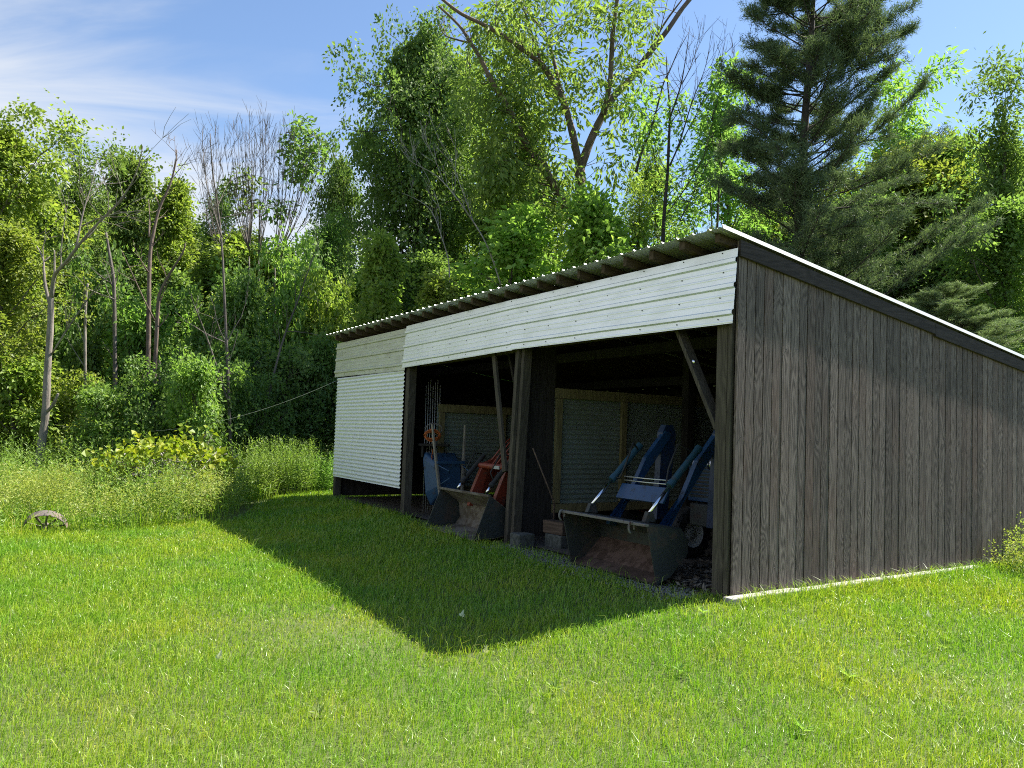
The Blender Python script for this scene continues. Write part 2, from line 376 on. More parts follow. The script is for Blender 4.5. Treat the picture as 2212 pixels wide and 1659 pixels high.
cloud = N(nt, 'Background'); cloud.inputs[0].default_value = (.93, .96, 1.0, 1); cloud.inputs[1].default_value = .33
mxs = N(nt, 'MixShader'); L(nt, math_n(nt, 'MULTIPLY', cf.outputs[0], .92), mxs.inputs[0]); L(nt, bg.outputs[0], mxs.inputs[1]); L(nt, cloud.outputs[0], mxs.inputs[2])
L(nt, mxs.outputs[0], wo.inputs[0])
SC.view_settings.view_transform = 'Standard'; SC.view_settings.look = 'None'; SC.view_settings.gamma = 1
SC.view_settings.exposure = 1.55
SC.cycles.max_bounces = 12; SC.cycles.diffuse_bounces = 9; SC.cycles.glossy_bounces = 3; SC.cycles.transmission_bounces = 9
SC.cycles.caustics_reflective = False; SC.cycles.caustics_refractive = False; SC.cycles.use_denoising = False; SC.cycles.filter_width = 1.05

# ------------------------------------------------------------------ ground
mb = MB()
gx = np.concatenate([[-600, -200, -80], np.linspace(-40, 40, 201), [80, 200, 600]])
gy = np.concatenate([[-600, -150, -40], np.linspace(-8, 60, 171), [100, 250, 700]])
X, Yg = np.meshgrid(gx, gy)
Zg = np.where((np.abs(X) < 41) & (Yg > -9) & (Yg < 61), .012 * np.sin(X * 1.3 + .6 * Yg) + .010 * np.sin(Yg * 1.9 - X * .7) - .022, -.02)
Zg = Zg + gz(X, Yg); V = np.column_stack([X.ravel(), Yg.ravel(), Zg.ravel()]); nx = len(gx)
ii = (np.arange(len(gy) - 1)[:, None] * nx + np.arange(nx - 1)[None]).ravel()
mb.add(V, np.stack([ii, ii + 1, ii + nx + 1, ii + nx], -1))
tag(mb.build('ground', MT['ground'], smooth=True), kind='structure')
def S(a, b, z=0): return CORNER + a * UD + b * WD + np.array([0, 0, z])
mb = MB()
mb.add([S(-.02, .12, .012), S(-.02, SHED_D, .012), S(11.6, SHED_D, .012), S(11.6, .12, .012)], [[0, 1, 2, 3]])
tag(mb.build('dirt_floor', MT['dirt']), kind='structure')

# ------------------------------------------------------------------ shed
LEAN = .012
RZ = math.atan2(-UD[1], -UD[0])
shed = empty('pole_shed', CORNER, RZ, 'open fronted lean-to shed of dark boards with ribbed metal fascia and low pitched metal roof', 'shed')
def roofz(b): return 3.66 - .136 * b
def part(mb, name, mat, parent=shed, **kw): return mb.build(name, mat, parent, lean=LEAN, **kw)
# roof sheet with ribs along the slope
mb = MB(); a = -.064; pa = []; pz = []
while a < SHED_L + .1:
    for da, dz in ((0, 0), (.078, 0), (.082, .004), (.094, .004), (.098, 0), (.178, 0), (.196, .021), (.214, .021)):
        pa.append(a + da); pz.append(dz)
    a += .2286
pa = np.array(pa); pz = np.array(pz); k = len(pa)
rows = [(-.29, 0.0), (1.5, .002), (4, -.003), (SHED_D + .12, 0)]
V = np.vstack([np.column_stack([-pa, np.full(k, b), roofz(b) + pz + d]) for b, d in rows])
ii = np.arange(k - 1); q = np.vstack([np.stack([r * k + ii, (r + 1) * k + ii, (r + 1) * k + ii + 1, r * k + ii + 1], -1) for r in range(len(rows) - 1)])
mb.add(V, q); roof = part(mb, 'roof', MT['roof'])
mb = MB()
for b0, b1 in ((-.295, SHED_D + .12),):
    mb.hexa([(.060, b0, roofz(b0) - .018), (.070, b0, roofz(b0) - .018), (.070, b1, roofz(b1) - .018), (.060, b1, roofz(b1) - .018),
             (.040, b0, roofz(b0) + .026), (.052, b0, roofz(b0) + .030), (.052, b1, roofz(b1) + .030), (.040, b1, roofz(b1) + .026)])
part(mb, 'roof_trim', MT['trim'], roof)
for i in range(26):
    a = .10 + i * .455 + rng.uniform(-.03, .03); w = rng.uniform(.045, .085); e = -.20 + rng.uniform(-.03, .04); h = rng.uniform(.085, .11)
    mb = MB(); zt0, zt1 = roofz(e) - .006, roofz(SHED_D - .1) - .006
    mb.hexa([(-a - w, e, zt0 - h), (-a, e, zt0 - h), (-a, SHED_D - .1, zt1 - h), (-a - w, SHED_D - .1, zt1 - h), (-a - w, e, zt0), (-a, e, zt0), (-a, SHED_D - .1, zt1), (-a - w, SHED_D - .1, zt1)])
    part(mb, 'rafter', MT['raft'], roof, bevel=.004)
# fascia sheets: horizontal ribs
def fascia(a0, a1, mat, ztop0, ztop1, zb0, zb1, out_top, out_bot, dull=False):
    prof = []   # (fraction down, out)
    for c in (.165, .50, .86):
        prof += [(c - .052, 0), (c - .032, .026), (c + .014, .026), (c + .034, 0)]
        for e in (.115, .205):
            if c + e < .99: prof += [(c + e - .018, 0), (c + e - .006, .0022), (c + e + .006, .0022), (c + e + .018, 0)]
    prof = [(0, 0)] + prof + [(1, 0)]
    prof = sorted(prof)
    cols = np.linspace(a0, a1, 15); mb = MB(); V = []
    for c in cols:
        t = (c - a0) / (a1 - a0); zt = ztop0 + (ztop1 - ztop0) * t; zb = zb0 + (zb1 - zb0) * t
        wob = .006 * math.sin(c * 2.3) + .004 * math.sin(c * 5.1 + 1)
        for f_, o_ in prof:
            V.append((-c, -(out_top + (out_bot - out_top) * f_) - o_ + wob * f_, zt + (zb - zt) * f_))
    kk = len(prof); q = [[i * kk + j, i * kk + j + 1, (i + 1) * kk + j + 1, (i + 1) * kk + j] for i in range(len(cols) - 1) for j in range(kk - 1)]
    mb.add(V, q)
    # screws with washers
    for fr in (.03, .30, .64, .93):
        for c in np.arange(a0 + .18, a1 - .05, .61):
            c += rng.uniform(-.04, .04); t = (c - a0) / (a1 - a0); zt = ztop0 + (ztop1 - ztop0) * t; zb = zb0 + (zb1 - zb0) * t
            y = -(out_top + (out_bot - out_top) * fr) - .004
            mb.lathe([(.0001, -.005), (.005, -.005), (.008, 0)], (-c, y, zt + (zb - zt) * fr), (0, 1, 0), 8, m=1)
    o = part(mb, 'fascia_panel', [mat, MT['screw']])
    s = o.modifiers.new('thickness', 'SOLIDIFY'); s.thickness = .0015
    return o
fascia(-.055, 4.09, MT['tin'], 3.525, 3.545, 2.755, 2.80, .065, .125)
fascia(4.07, 7.90, MT['tin'], 3.553, 3.535, 2.792, 2.745, .060, .11)
o = fascia(7.87, 11.72, MT['tin_old'], 3.50, 3.515, 2.70, 2.74, .045, .07); o['label'] = 'duller olive grey fascia sheet at the far end'
# corrugated front panel of the closed bay
def corrugated(mb, a0, a1, b, z0, z1, amp=.011, per=.076, along='a', n=8):
    zs = np.arange(z0, z1, per / n); off = b + amp * np.sin((zs - z0) * 2 * PI / per)
    k = len(zs); cols = np.linspace(a0, a1, 9); V = []
    for c in cols:
        wv = .004 * math.sin(c * 3.1)
        for zz, oo in zip(zs, off): V.append((-c, oo + wv, zz) if along == 'a' else (-(oo + wv), c, zz))
    q = [[i * k + j, i * k + j + 1, (i + 1) * k + j + 1, (i + 1) * k + j] for i in range(len(cols) - 1) for j in range(k - 1)]
    mb.add(V, q)
mb = MB(); corrugated(mb, 7.92, 11.56, -.055, .50, 2.715)
for zz, aa in ((2.60, 9.9), (2.1, 8.8), (1.4, 10.4), (1.0, 9.2), (.72, 8.4), (1.8, 11.2)):
    mb.lathe([(.0001, -.006), (.008, -.006), (.011, 0)], (-aa, -.067, zz), (0, 1, 0), 8, m=1)
o = part(mb, 'corrugated_panel', [MT['corr'], MT['screw']], smooth=True)
# posts
def post(pts, w, d, name='post', mat=None):
    mb = MB(); (a0, b0, z0), (a1, b1, z1) = pts
    mb.hexa([(-a0 - w / 2, b0, z0), (-a0 + w / 2, b0, z0), (-a0 + w / 2, b0 + d, z0), (-a0 - w / 2, b0 + d, z0),
             (-a1 - w / 2, b1, z1), (-a1 + w / 2, b1, z1), (-a1 + w / 2, b1 + d, z1), (-a1 - w / 2, b1 + d, z1)])
    return part(mb, name, mat or MT['post'], bevel=.006)
post([(.17, -.02, -.05), (.17, -.02, 3.45)], .145, .16)
post([(.055, -.035, -.05), (.055, -.035, 3.42)], .05, .05)
post([(4.235, -.02, -.05), (4.055, -.02, 3.4)], .07, .14)
post([(4.155, -.05, -.05), (3.985, -.05, 3.4)], .045, .16)
post([(4.075, -.01, -.05), (3.905, -.01, 3.4)], .07, .14)
post([(7.80, -.04, -.05), (7.83, -.03, 3.4)], .15, .15)
post([(11.53, -.03, -.05), (11.53, -.03, 3.4)], .14, .14)
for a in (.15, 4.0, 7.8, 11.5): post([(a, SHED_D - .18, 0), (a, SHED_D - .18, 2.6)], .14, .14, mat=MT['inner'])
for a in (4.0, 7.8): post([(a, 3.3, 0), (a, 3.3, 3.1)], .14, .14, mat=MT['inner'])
def beamp(name, p0, p1, w, h, mat, up=(0, 0, 1)):
    mb = MB(); mb.beam((-p0[0], p0[1], p0[2]), (-p1[0], p1[1], p1[2]), w, h, up); return part(mb, name, mat, bevel=.004)
beamp('header_beam', (.26, .20, 2.93), (3.78, .20, 2.95), .09, .24, MT['beamw'])
beamp('header_beam', (4.35, .20, 2.93), (7.70, .20, 2.90), .09, .24, MT['beamw'])
beamp('header_beam', (7.92, .10, 2.88), (11.44, .10, 2.88), .09, .24, MT['beamw'])
beamp('girt', (7.92, .06, .60), (11.44, .06, .60), .05, .12, MT['beamw'])
for b in (2.2, 4.4): beamp('tie_beam', (.1, b, 2.92 - .136 * b + .35), (11.5, b, 2.92 - .136 * b + .35), .08, .16, MT['inner'])
b1 = beamp('brace', (.245, .055, 1.70), (.86, .055, 2.80), .045, .13, MT['post'], (0, 1, 0))
beamp('brace', (4.345, .015, 1.02), (4.82, .035, 2.80), .09, .045, MT['post'], (0, 1, 0))
for i in range(4):
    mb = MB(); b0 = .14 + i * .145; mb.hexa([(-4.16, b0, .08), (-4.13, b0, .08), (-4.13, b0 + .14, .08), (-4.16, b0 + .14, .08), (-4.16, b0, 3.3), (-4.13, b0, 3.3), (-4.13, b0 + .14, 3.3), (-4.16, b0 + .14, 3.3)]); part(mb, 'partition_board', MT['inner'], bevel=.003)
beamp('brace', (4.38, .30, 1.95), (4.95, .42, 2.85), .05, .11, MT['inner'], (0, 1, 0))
mb = MB(); mb.lathe([(.0001, -.012), (.018, -.010), (.028, 0), (.028, .012)], (-.62, .026, 2.42), (0, 1, 0), 12); part(mb, 'bolt_plate', MT['chrome'], b1, smooth=True)
# gable wall boards
mb = MB(); b = -.012; i = 0
while b < SHED_D:
    w = rng.uniform(.122, .152); w1 = w - rng.uniform(.008, .016)
    th = rng.uniform(-.0022, .0022); zb = .045 + rng.uniform(-.012, .012)
    z0, z1 = roofz(b) - .05, roofz(b + w1) - .05
    x0, x1 = .0, .026 + th
    tw = 0
    mb.hexa([(x0, b, zb), (x1 + tw, b, zb), (x1 - tw, b + w1, zb), (x0, b + w1, zb), (x0, b, z0), (x1 + tw, b, z0), (x1 - tw, b + w1, z1), (x0, b + w1, z1)])
    for zz in (.28, 1.62, 2.55):
        if zz < z1 - .2 and rng.uniform() < .7: mb.lathe([(.0001, .004), (.005, .003), (.006, 0)], (x1 + .001, b + w1 * rng.uniform(.3, .7), zz + rng.uniform(-.03, .03)), (1, 0, 0), 6, m=1)
    b += w; i += 1
side = part(mb, 'side_wall', [MT['wall'], MT['screw']])
mb = MB(); mb.box(-.012, -.002, 0, SHED_D - .02, .05, 2.72); part(mb, 'wall_backing', MT['inner'])
for b0, b1 in ((-.03, 3.55), (3.556, SHED_D)):
    mb = MB()
    mb.hexa([(.033, b0, roofz(b0) - .215), (.060, b0, roofz(b0) - .215), (.060, b1, roofz(b1) - .19), (.033, b1, roofz(b1) - .19),
             (.033, b0, roofz(b0) - .05), (.060, b0, roofz(b0) - .05), (.060, b1, roofz(b1) - .05), (.033, b1, roofz(b1) - .05)])
    part(mb, 'barge_board', MT['barge'], bevel=.004)
# rear and far end walls
mb = MB(); a = .02
while a < SHED_L - .1:
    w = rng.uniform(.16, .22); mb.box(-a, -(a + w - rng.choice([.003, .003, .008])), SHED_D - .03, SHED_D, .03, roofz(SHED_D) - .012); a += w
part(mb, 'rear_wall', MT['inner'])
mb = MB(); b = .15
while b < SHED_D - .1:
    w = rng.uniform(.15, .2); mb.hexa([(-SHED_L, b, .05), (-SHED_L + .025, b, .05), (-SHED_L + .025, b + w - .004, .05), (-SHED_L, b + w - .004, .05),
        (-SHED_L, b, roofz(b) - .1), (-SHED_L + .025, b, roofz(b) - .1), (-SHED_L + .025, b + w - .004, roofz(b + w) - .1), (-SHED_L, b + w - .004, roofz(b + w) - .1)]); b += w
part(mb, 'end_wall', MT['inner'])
mb = MB()
for i in range(9):
    b0 = -.16 + i * .52; mb.box(.035, .15 + rng.uniform(-.012, .02), b0, b0 + .517, -.05, .058 + rng.uniform(-.006, .008))
part(mb, 'footing', MT['concrete'], bevel=.012)
# partitions of corrugated metal on a wooden frame
def partition(a, b0, b1, zt, studs):
    mb = MB(); corrugated(mb, b0, b1, a + .03, .42, zt - .02, along='b')
    p = part(mb, 'partition_panel', MT['corr_in'], smooth=True)
    def rail(x0, x1, y0, y1, z0, z1, n):
        m_ = MB(); m_.box(x0, x1, y0, y1, z0, z1); part(m_, n, MT['rail'], p, bevel=.004)
    rail(-a - .002, -a + .04, b0, b1, zt - .15, zt, 'top_rail')
    rail(-a - .002, -a + .04, b0, b1, .42, .55, 'bottom_rail')
    for s_ in studs: rail(-a - .004, -a + .048, s_, s_ + .11, .56, zt - .155, 'stud')
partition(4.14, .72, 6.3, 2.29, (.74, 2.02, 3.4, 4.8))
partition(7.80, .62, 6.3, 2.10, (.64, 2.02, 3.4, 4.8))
mb = MB(); mb.box(-3.72, -3.98, -.10, .16, -.03, .18); part(mb, 'post_pad', MT['oldblock'], bevel=.015)

# ------------------------------------------------------------------ loader tractors
def local_root(name, a, b, label, cat): return empty(name, S(a, b), RZ, label, cat)
def loader_bucket(root, half, prof, th, mats, teeth=None):
    """prof (y, z) from cutting edge over the floor and back to the top lip"""
    pr = np.array(prof, float)
    mb = MB(); T = np.gradient(pr, axis=0); T /= np.linalg.norm(T, axis=1)[:, None]; nrm = np.column_stack([T[:, 1], -T[:, 0]])
    ou = pr + nrm * th
    k = len(pr)
    for x0, x1 in ((-half, half),):
        V = np.vstack([np.column_stack([np.full(k, x), p]) for x in (x0, x1) for p in (pr, ou)])
        q = []
        for i in range(k - 1):
            q += [[i, i + 1, 2 * k + i + 1, 2 * k + i], [k + i, 3 * k + i, 3 * k + i + 1, k + i + 1], [i, k + i, k + i + 1, i + 1], [2 * k + i, 2 * k + i + 1, 3 * k + i + 1, 3 * k + i]]
        q += [[0, 2 * k, 3 * k, k], [k - 1, 2 * k - 1, 4 * k - 1, 3 * k - 1]]
        mb.add(V, q[:0] + q, m=0)
    # inner floor skin of another wear
    fl = pr[:3] - nrm[:3] * .003
    mb.add(np.vstack([np.column_stack([np.full(3, x), fl]) for x in (-half + .02, half - .02)]), [[0, 1, 4, 3], [1, 2, 5, 4]], m=1)
    bk = mb.build('bucket', [mats[0], mats[1]], root)
    for s in (-1, 1):
        m2 = MB(); m2.prism(prof, s * half, s * (half + .014)); m2.build('bucket_side', mats[2], bk)
    return bk
def wheel(root, x, y, r, w, mat):
    mb = MB(); mb.lathe([(r * .55, -w / 2), (r * .9, -w / 2), (r, -w * .32), (r, w * .32), (r * .9, w / 2), (r * .55, w / 2)], (x, y, r), (1, 0, 0), 32)
    for i in range(18):
        t = i * 2 * PI / 18
        for s in (-1, 1):
            mb.beam((x + s * .01, y + r * math.cos(t), r + r * math.sin(t)), (x + s * w * .46, y + r * math.cos(t + .16), r + r * math.sin(t + .16)), .035, .03, (math.cos(t) * 0, math.cos(t), math.sin(t)))
    ty = mb.build('wheel', MT['black'], root)
    mb = MB(); mb.lathe([(.001, -w * .2), (r * .2, -w * .24), (r * .25, -w * .1), (r * .5, -w * .1), (r * .57, -w * .42)], (x, y, r), (1, 0, 0), 28)
    mb.lathe([(.001, w * .2), (r * .2, w * .24), (r * .25, w * .1), (r * .5, w * .1), (r * .57, w * .42)], (x, y, r), (1, 0, 0), 28)
    mb.build('rim', mat, ty, smooth=True)
# --- blue tractor (x to the right of the bay, y into the shed; y=0 at the shed front)
BT = local_root('loader_tractor', 1.56, 0, 'blue tractor with raised-arm front loader and wide rusty dumped bucket, in the right bay', 'tractor')
bprof = [(-.25, .03), (-.05, .10), (.20, .33), (.20, .47), (.10, .60), (-.40, .655)]
bk = loader_bucket(BT, .75, bprof, .014, (MT['darksteel'], MT['rust'], MT['darksteel']))
mb = MB(); mb.beam((-.77, -.41, .66), (.77, -.41, .66), .055, .03); mb.build('lip_bar', MT['grey'], bk, bevel=.004)
for x in (-.71, .56):
    mb = MB(); t = np.linspace(-.4, 4.6, 14); mb.tube(np.column_stack([np.full(14, x), -.44 + .04 * np.cos(t), .615 + .06 * np.sin(t)]), .013, 7); mb.build('grab_hook', MT['grey'], bk, smooth=True)
for s, x in ((1, .48), (-1, -.40)):
    mb = MB(); mb.prism([(.05, .60), (.02, .53), (.13, .50), (.60, 1.34), (.92, 1.68), (1.02, 1.66), (1.0, 1.58), (.68, 1.22), (.17, .60)], x - .035, x + .035)
    arm = mb.build('loader_arm', MT['blue'], BT, bevel=.006)
    xc = x + s * .065
    p0 = np.array([xc, -.20, .735]); p1 = np.array([xc, .13, 1.06]); p2 = np.array([xc, .56, 1.47])
    mb = MB(); mb.tube([p1, p1 + (p2 - p1) * .5, p2], .040, 14); mb.tube([p1 - (p2 - p1) * .02, p1 + (p2 - p1) * .1], .047, 14); mb.tube([p2 - (p2 - p1) * .06, p2 + (p2 - p1) * .05], .046, 14)
    cyl = mb.build('hydraulic_cylinder', MT['bluecyl'], arm, smooth=False)
    mb = MB(); mb.tube([p0, p1], .020, 12); mb.build('piston_rod', MT['chrome'], arm, smooth=True)
    mb = MB(); mb.prism([(-.26, .67), (-.10, .66), (-.14, .77), (-.21, .78)], xc - .03, xc + .03); mb.build('rod_bracket', MT['darksteel'], bk, bevel=.004)
    mb = MB(); mb.tube([p2 + np.array([-s * .04, -.06, -.03]), p2 + np.array([-s * .12, -.2, .05]), p1 + np.array([-s * .13, .1, .18]), p1 + np.array([-s * .10, .04, .02]), p1 + np.array([-s * .03, .03, .03])], .012, 7); mb.build('hydraulic_hose', MT['black'], arm, smooth=True)
mb = MB(); mb.beam((-.37, .175, .93), (.45, .175, .93), .03, .20, (0, .5, .86)); mb.build('cross_plate', MT['blue'], BT, bevel=.006)
for dz in (.10, .145):
    mb = MB(); mb.tube([(-.36, .24, .96 + dz), (0, .24, .955 + dz), (.44, .24, .96 + dz)], .008, 7); mb.build('hydraulic_line', MT['wire'], BT, smooth=True)
for x in (-.43, .51):
    mb = MB(); mb.prism([(.80, .55), (.98, .55), (1.12, 1.64), (1.06, 1.76), (.94, 1.76), (.88, 1.66)], x - .05, x + .05); mb.build('loader_mast', MT['navy'], BT, bevel=.008)
mb = MB()
hp = [(-.27, .80), (.27, .80), (.285, 1.10), (.25, 1.30), (.18, 1.375), (0, 1.395), (-.18, 1.375), (-.25, 1.30), (-.285, 1.10)]
for (y0, s0), (y1, s1) in (((1.22, .93), (1.34, 1.0)), ((1.34, 1), (2.75, 1.03))):
    kk = len(hp); V = [(x * s, y, .8 + (z - .8) * s) for y, s in ((y0, s0), (y1, s1)) for x, z in hp]
    mb.add(V, [[i, (i + 1) % kk, kk + (i + 1) % kk, kk + i] for i in range(kk)], [[0, i + 1, i] for i in range(1, kk - 1)] if y0 < 1.3 else [[kk, kk + i, kk + i + 1] for i in range(1, kk - 1)])
hood = mb.build('hood', MT['blue'], BT, bevel=.01)
mb = MB()
for i in range(9): mb.box(-.22, .22, 1.205, 1.222, .86 + i * .045, .885 + i * .045)
mb.build('grille', MT['darksteel'], hood)
for x in (-.15, .15):
    mb = MB(); mb.lathe([(.001, -.02), (.06, -.015), (.07, 0), (.07, .03)], (x, 1.20, 1.27), (0, 1, 0), 18); mb.build('headlight', MT['chrome'], hood, smooth=True)
mb = MB(); mb.box(.283, .289, 1.45, 2.35, 1.12, 1.125); mb.box(.283, .289, 1.45, 2.35, 1.235, 1.24)
mb.build('decal_stripe', MT['cream'], hood)
mb = MB(); mb.box(.287, .292, 1.55, 1.568, 1.14, 1.22); mb.box(.287, .292, 1.62, 1.638, 1.14, 1.206); mb.box(.287, .292, 1.59, 1.668, 1.207, 1.222); mb.build('hood_lettering', MT['cream'], hood)
mb = MB(); mb.box(-.2, .2, 1.3, 3.4, .48, .79); mb.box(-.16, .16, 1.15, 1.3, .5, .78); mb.build('engine_block', MT['darksteel'], BT, bevel=.02)
mb = MB()
for i in range(10): mb.box(.20, .235, 1.40 + i * .055, 1.425 + i * .055, .60, .79)
mb.build('engine_fins', MT['grey'], BT)
for x in (-.55, .55): wheel(BT, x, 1.55, .33, .18, MT['cream'])
for x in (-.68, .68): wheel(BT, x, 3.35, .60, .32, MT['cream'])
mb = MB(); mb.tube([(0, 2.85, 1.2), (0, 3.0, 1.5)], .02, 8); t = np.linspace(0, 2 * PI, 20); mb.tube(np.column_stack([.2 * np.cos(t), 3.02 + .17 * np.sin(t), 1.5 + .06 * np.sin(t)]), .015, 7); mb.build('steering_wheel', MT['black'], BT, smooth=True)
mb = MB(); mb.box(-.22, .22, 3.3, 3.7, .95, 1.05); mb.box(-.22, .22, 3.68, 3.76, 1.05, 1.4); mb.build('seat', MT['black'], BT, bevel=.03)

# --- orange tractor in the middle bay
OT = local_root('loader_tractor', 5.23, 0, 'orange tractor whose dusty tan loader bucket rests on the ground in the middle bay', 'tractor')
oprof = [(-.42, .03), (-.10, .04), (.12, .07), (.20, .18), (.17, .42), (-.17, .655)]
bk = loader_bucket(OT, .78, oprof, .014, (MT['dust'], MT['dust'], MT['darksteel']))
mb = MB(); mb.beam((-.79, -.17, .655), (.79, -.17, .655), .05, .035); mb.build('lip_bar', MT['dust'], bk, bevel=.004)
for s, x in ((1, .42), (-1, -.34)):
    mb = MB(); mb.prism([(.14, .62), (.10, .40), (.24, .40), (.42, .95), (.80, 1.12), (1.4, 1.22), (1.4, 1.34), (.72, 1.24), (.34, 1.08)], x - .04, x + .04)
    arm = mb.build('loader_arm', MT['orange'], OT, bevel=.006)
    xc = x + s * .075
    p0 = np.array([xc, -.06, .67]); p1 = np.array([xc, .02, .78]); p2 = np.array([xc, .42, 1.22])
    mb = MB(); mb.tube([p1, p2], .036, 12); mb.tube([p1 - (p2 - p1) * .02, p1 + (p2 - p1) * .08], .044, 12); mb.build('hydraulic_cylinder', MT['black'], arm)
    mb = MB(); mb.tube([p0, p1], .022, 10); mb.build('piston_rod', MT['chrome'], arm, smooth=True)
    mb = MB(); mb.tube([p1 + np.array([0, .05, .06]), p1 + np.array([-s * .06, .02, .2]), p2 + np.array([-s * .06, -.22, .03]), p2 + np.array([0, -.05, .02])], .011, 7); mb.build('hydraulic_hose', MT['black'], arm, smooth=True)
mb = MB(); mb.tube([(-.40, .33, 1.05), (.50, .33, 1.05)], .045, 12); mb.build('cross_tube', MT['orange'], OT)
mb = MB(); mb.box(.12, .30, .275, .283, 1.02, 1.07); mb.build('warning_label', MT['cream'], OT)
for i in range(6):
    x = -.32 + i * .125
    mb = MB(); mb.tube([(x, .40, 1.02), (x + .01, .75, 1.42), (x + .015, .92, 1.55)], .013, 7); mb.build('guard_bar', MT['orange'], OT, smooth=True)
for x in (-.42, .46):
    mb = MB(); mb.prism([(1.2, .5), (1.32, .5), (1.45, 1.40), (1.33, 1.40)], x - .05, x + .05); mb.build('loader_mast', MT['orange'], OT, bevel=.008)
mb = MB(); kk = len(hp); V = [(x * .95, y, .75 + (z - .8) * .92) for y in (1.7, 2.9) for x, z in hp]
mb.add(V, [[i, (i + 1) % kk, kk + (i + 1) % kk, kk + i] for i in range(kk)], [[0, i + 1, i] for i in range(1, kk - 1)] + [[kk, kk + i, kk + i + 1] for i in range(1, kk - 1)])
hood = mb.build('hood', MT['orange'], OT, bevel=.015)
mb = MB(); mb.box(-.2, .2, 1.3, 3.2, .42, .74); mb.build('engine_block', MT['darksteel'], OT, bevel=.02)
for x in (-.5, .5): wheel(OT, x, 1.45, .30, .16, MT['orange'])
for x in (-.6, .6): wheel(OT, x, 3.0, .52, .28, MT['orange'])

# --- wheelbarrow stood on its nose
wp = at(978, 1050, 14.15); wp[2] = 0
WBR = empty('wheelbarrow', wp, math.radians(-32), 'blue wheelbarrow stood on its nose with its pale wooden handles up, beside the orange tractor', 'wheelbarrow')
WBR.rotation_euler = (math.radians(-7), 0, math.radians(36))
for s in (-1, 1):
    mb = MB(); mb.beam((s * .20, 0, .12), (s * .33, 0, 1.42), .045, .055, (0, 1, 0)); mb.beam((s * .33, 0, 1.42), (s * .355, 0, 1.72), .036, .04, (0, 1, 0)); mb.build('handle', MT['handle'], WBR, bevel=.008)
mb = MB()
rim_ = [(-.32, 1.22), (.32, 1.22), (.36, 1.1), (.33, .5), (.24, .28), (-.24, .28), (-.33, .5), (-.36, 1.1)]
flo = [(-.24, 1.0), (.24, 1.0), (.26, .92), (.24, .6), (.18, .5), (-.18, .5), (-.24, .6), (-.26, .92)]
V = [(x, .34, z) for x, z in rim_] + [(x, .05, z) for x, z in flo]
mb.add(V, [[i, (i + 1) % 8, 8 + (i + 1) % 8, 8 + i] for i in range(8)], [[8, 8 + i, 9 + i] for i in range(1, 7)])
tr = mb.build('tray', MT['tray'], WBR, bevel=.02); sm = tr.modifiers.new('thickness', 'SOLIDIFY'); sm.thickness = .006
mb = MB(); lp = [(x, .34, z) for x, z in rim_]; mb.tube(lp + [lp[0]], .012, 7); mb.build('tray_rim', MT['tray'], tr, smooth=True)
mb = MB(); mb.beam((-.30, -.03, 1.02), (.30, -.03, 1.02), .04, .05); mb.build('cross_bar', MT['tray'], WBR, bevel=.005)
for s in (-1, 1):
    mb = MB(); mb.tube([(s * .27, .0, .98), (s * .2, -.3, .85), (s * .2, -.3, .72), (s * .24, -.02, .62)], .012, 8); mb.build('leg', MT['tray'], WBR, smooth=True)
mb = MB(); mb.lathe([(.09, -.05), (.17, -.05), (.195, -.03), (.195, .03), (.17, .05), (.09, .05)], (0, -.02, .16), (1, 0, 0), 28); mb.build('wheel', MT['black'], WBR, smooth=True)

# --- things kept in the shed
mb = MB(); t = np.linspace(0, 2 * PI * 11, 300)
cc = at(934, 938, 14.2)
mb.tube(np.column_stack([cc[0] + (.13 + .02 * np.sin(t * .37)) * np.cos(t), cc[1] + .05 * np.sin(t * 1.7) + .03 * np.cos(t * .21), cc[2] - .02 + (.085 + .03 * np.sin(t * .23)) * np.sin(t)]), .0085, 6)
tail = [cc + np.array(v) for v in ((.02, 0, -.1), (.03, .02, -.25), (.0, .03, -.4), (.03, .04, -.6))]
mb.tube(tail, .008, 6)
tag(mb.build('extension_cord', MT['cord'], smooth=True), 'coiled orange extension cord hanging above the blue wheelbarrow', 'cord')
mb = MB(); t = np.linspace(0, 2 * PI * 3, 70)
mb.tube(np.column_stack([cc[0] + .02 + .15 * np.cos(t), cc[1] + .08 + .03 * np.sin(t * 1.3), cc[2] + .10 + (.10 + .015 * np.sin(t * .4)) * np.sin(t)]), .006, 6)
tag(mb.build('wire_coil', MT['grey'], smooth=True), 'grey coil of wire hanging just above the orange extension cord', 'wire')
sh = empty('wall_shelf', (0, 0, 0), 0, 'short dark plank shelf under the coiled cord between the first two bays', 'shelf')
mb = MB(); c0 = at(905, 958, 14.35); mb.box(c0[0], c0[0] + .55, c0[1] - .05, c0[1] + .3, c0[2] - .04, c0[2]); mb.build('board', MT['inner'], sh, bevel=.004)
mb = MB(); mb.box(c0[0] + .05, c0[0] + .09, c0[1] - .02, c0[1] + .25, c0[2] - .25, c0[2] - .045); mb.build('bracket', MT['inner'], sh, bevel=.004)
for i in range(7):  # row of thin grey vertical tubes behind the cord coil
    p0 = at(918 + i * 5.2, 985, 14.6 + .03 * i); p1 = at(921 + i * 5.0, 832 - (i % 3) * 6, 14.75)
    mb = MB(); p0[2] = .05; mb.tube([p0, p1], .0075, 6)
    tag(mb.build('thin_upright', MT['wire'], smooth=True), 'thin grey upright in the row behind the cord coil', 'rod', 'thin grey uprights behind the coiled cord')
mb = MB(); q0 = at(1197, 1085, 11.3); q1 = at(1151, 968, 11.1); mb.tube([q0 * [1, 1, 0], q0, q1], [.013, .013, .011], 7)
tag(mb.build('leaning_stick', MT['block'], smooth=True), 'thin stick leaning against the middle post left of the corrugated partition', 'stick')
tb = empty('timber_offcut', S(3.55, .42, 0), RZ + .1)
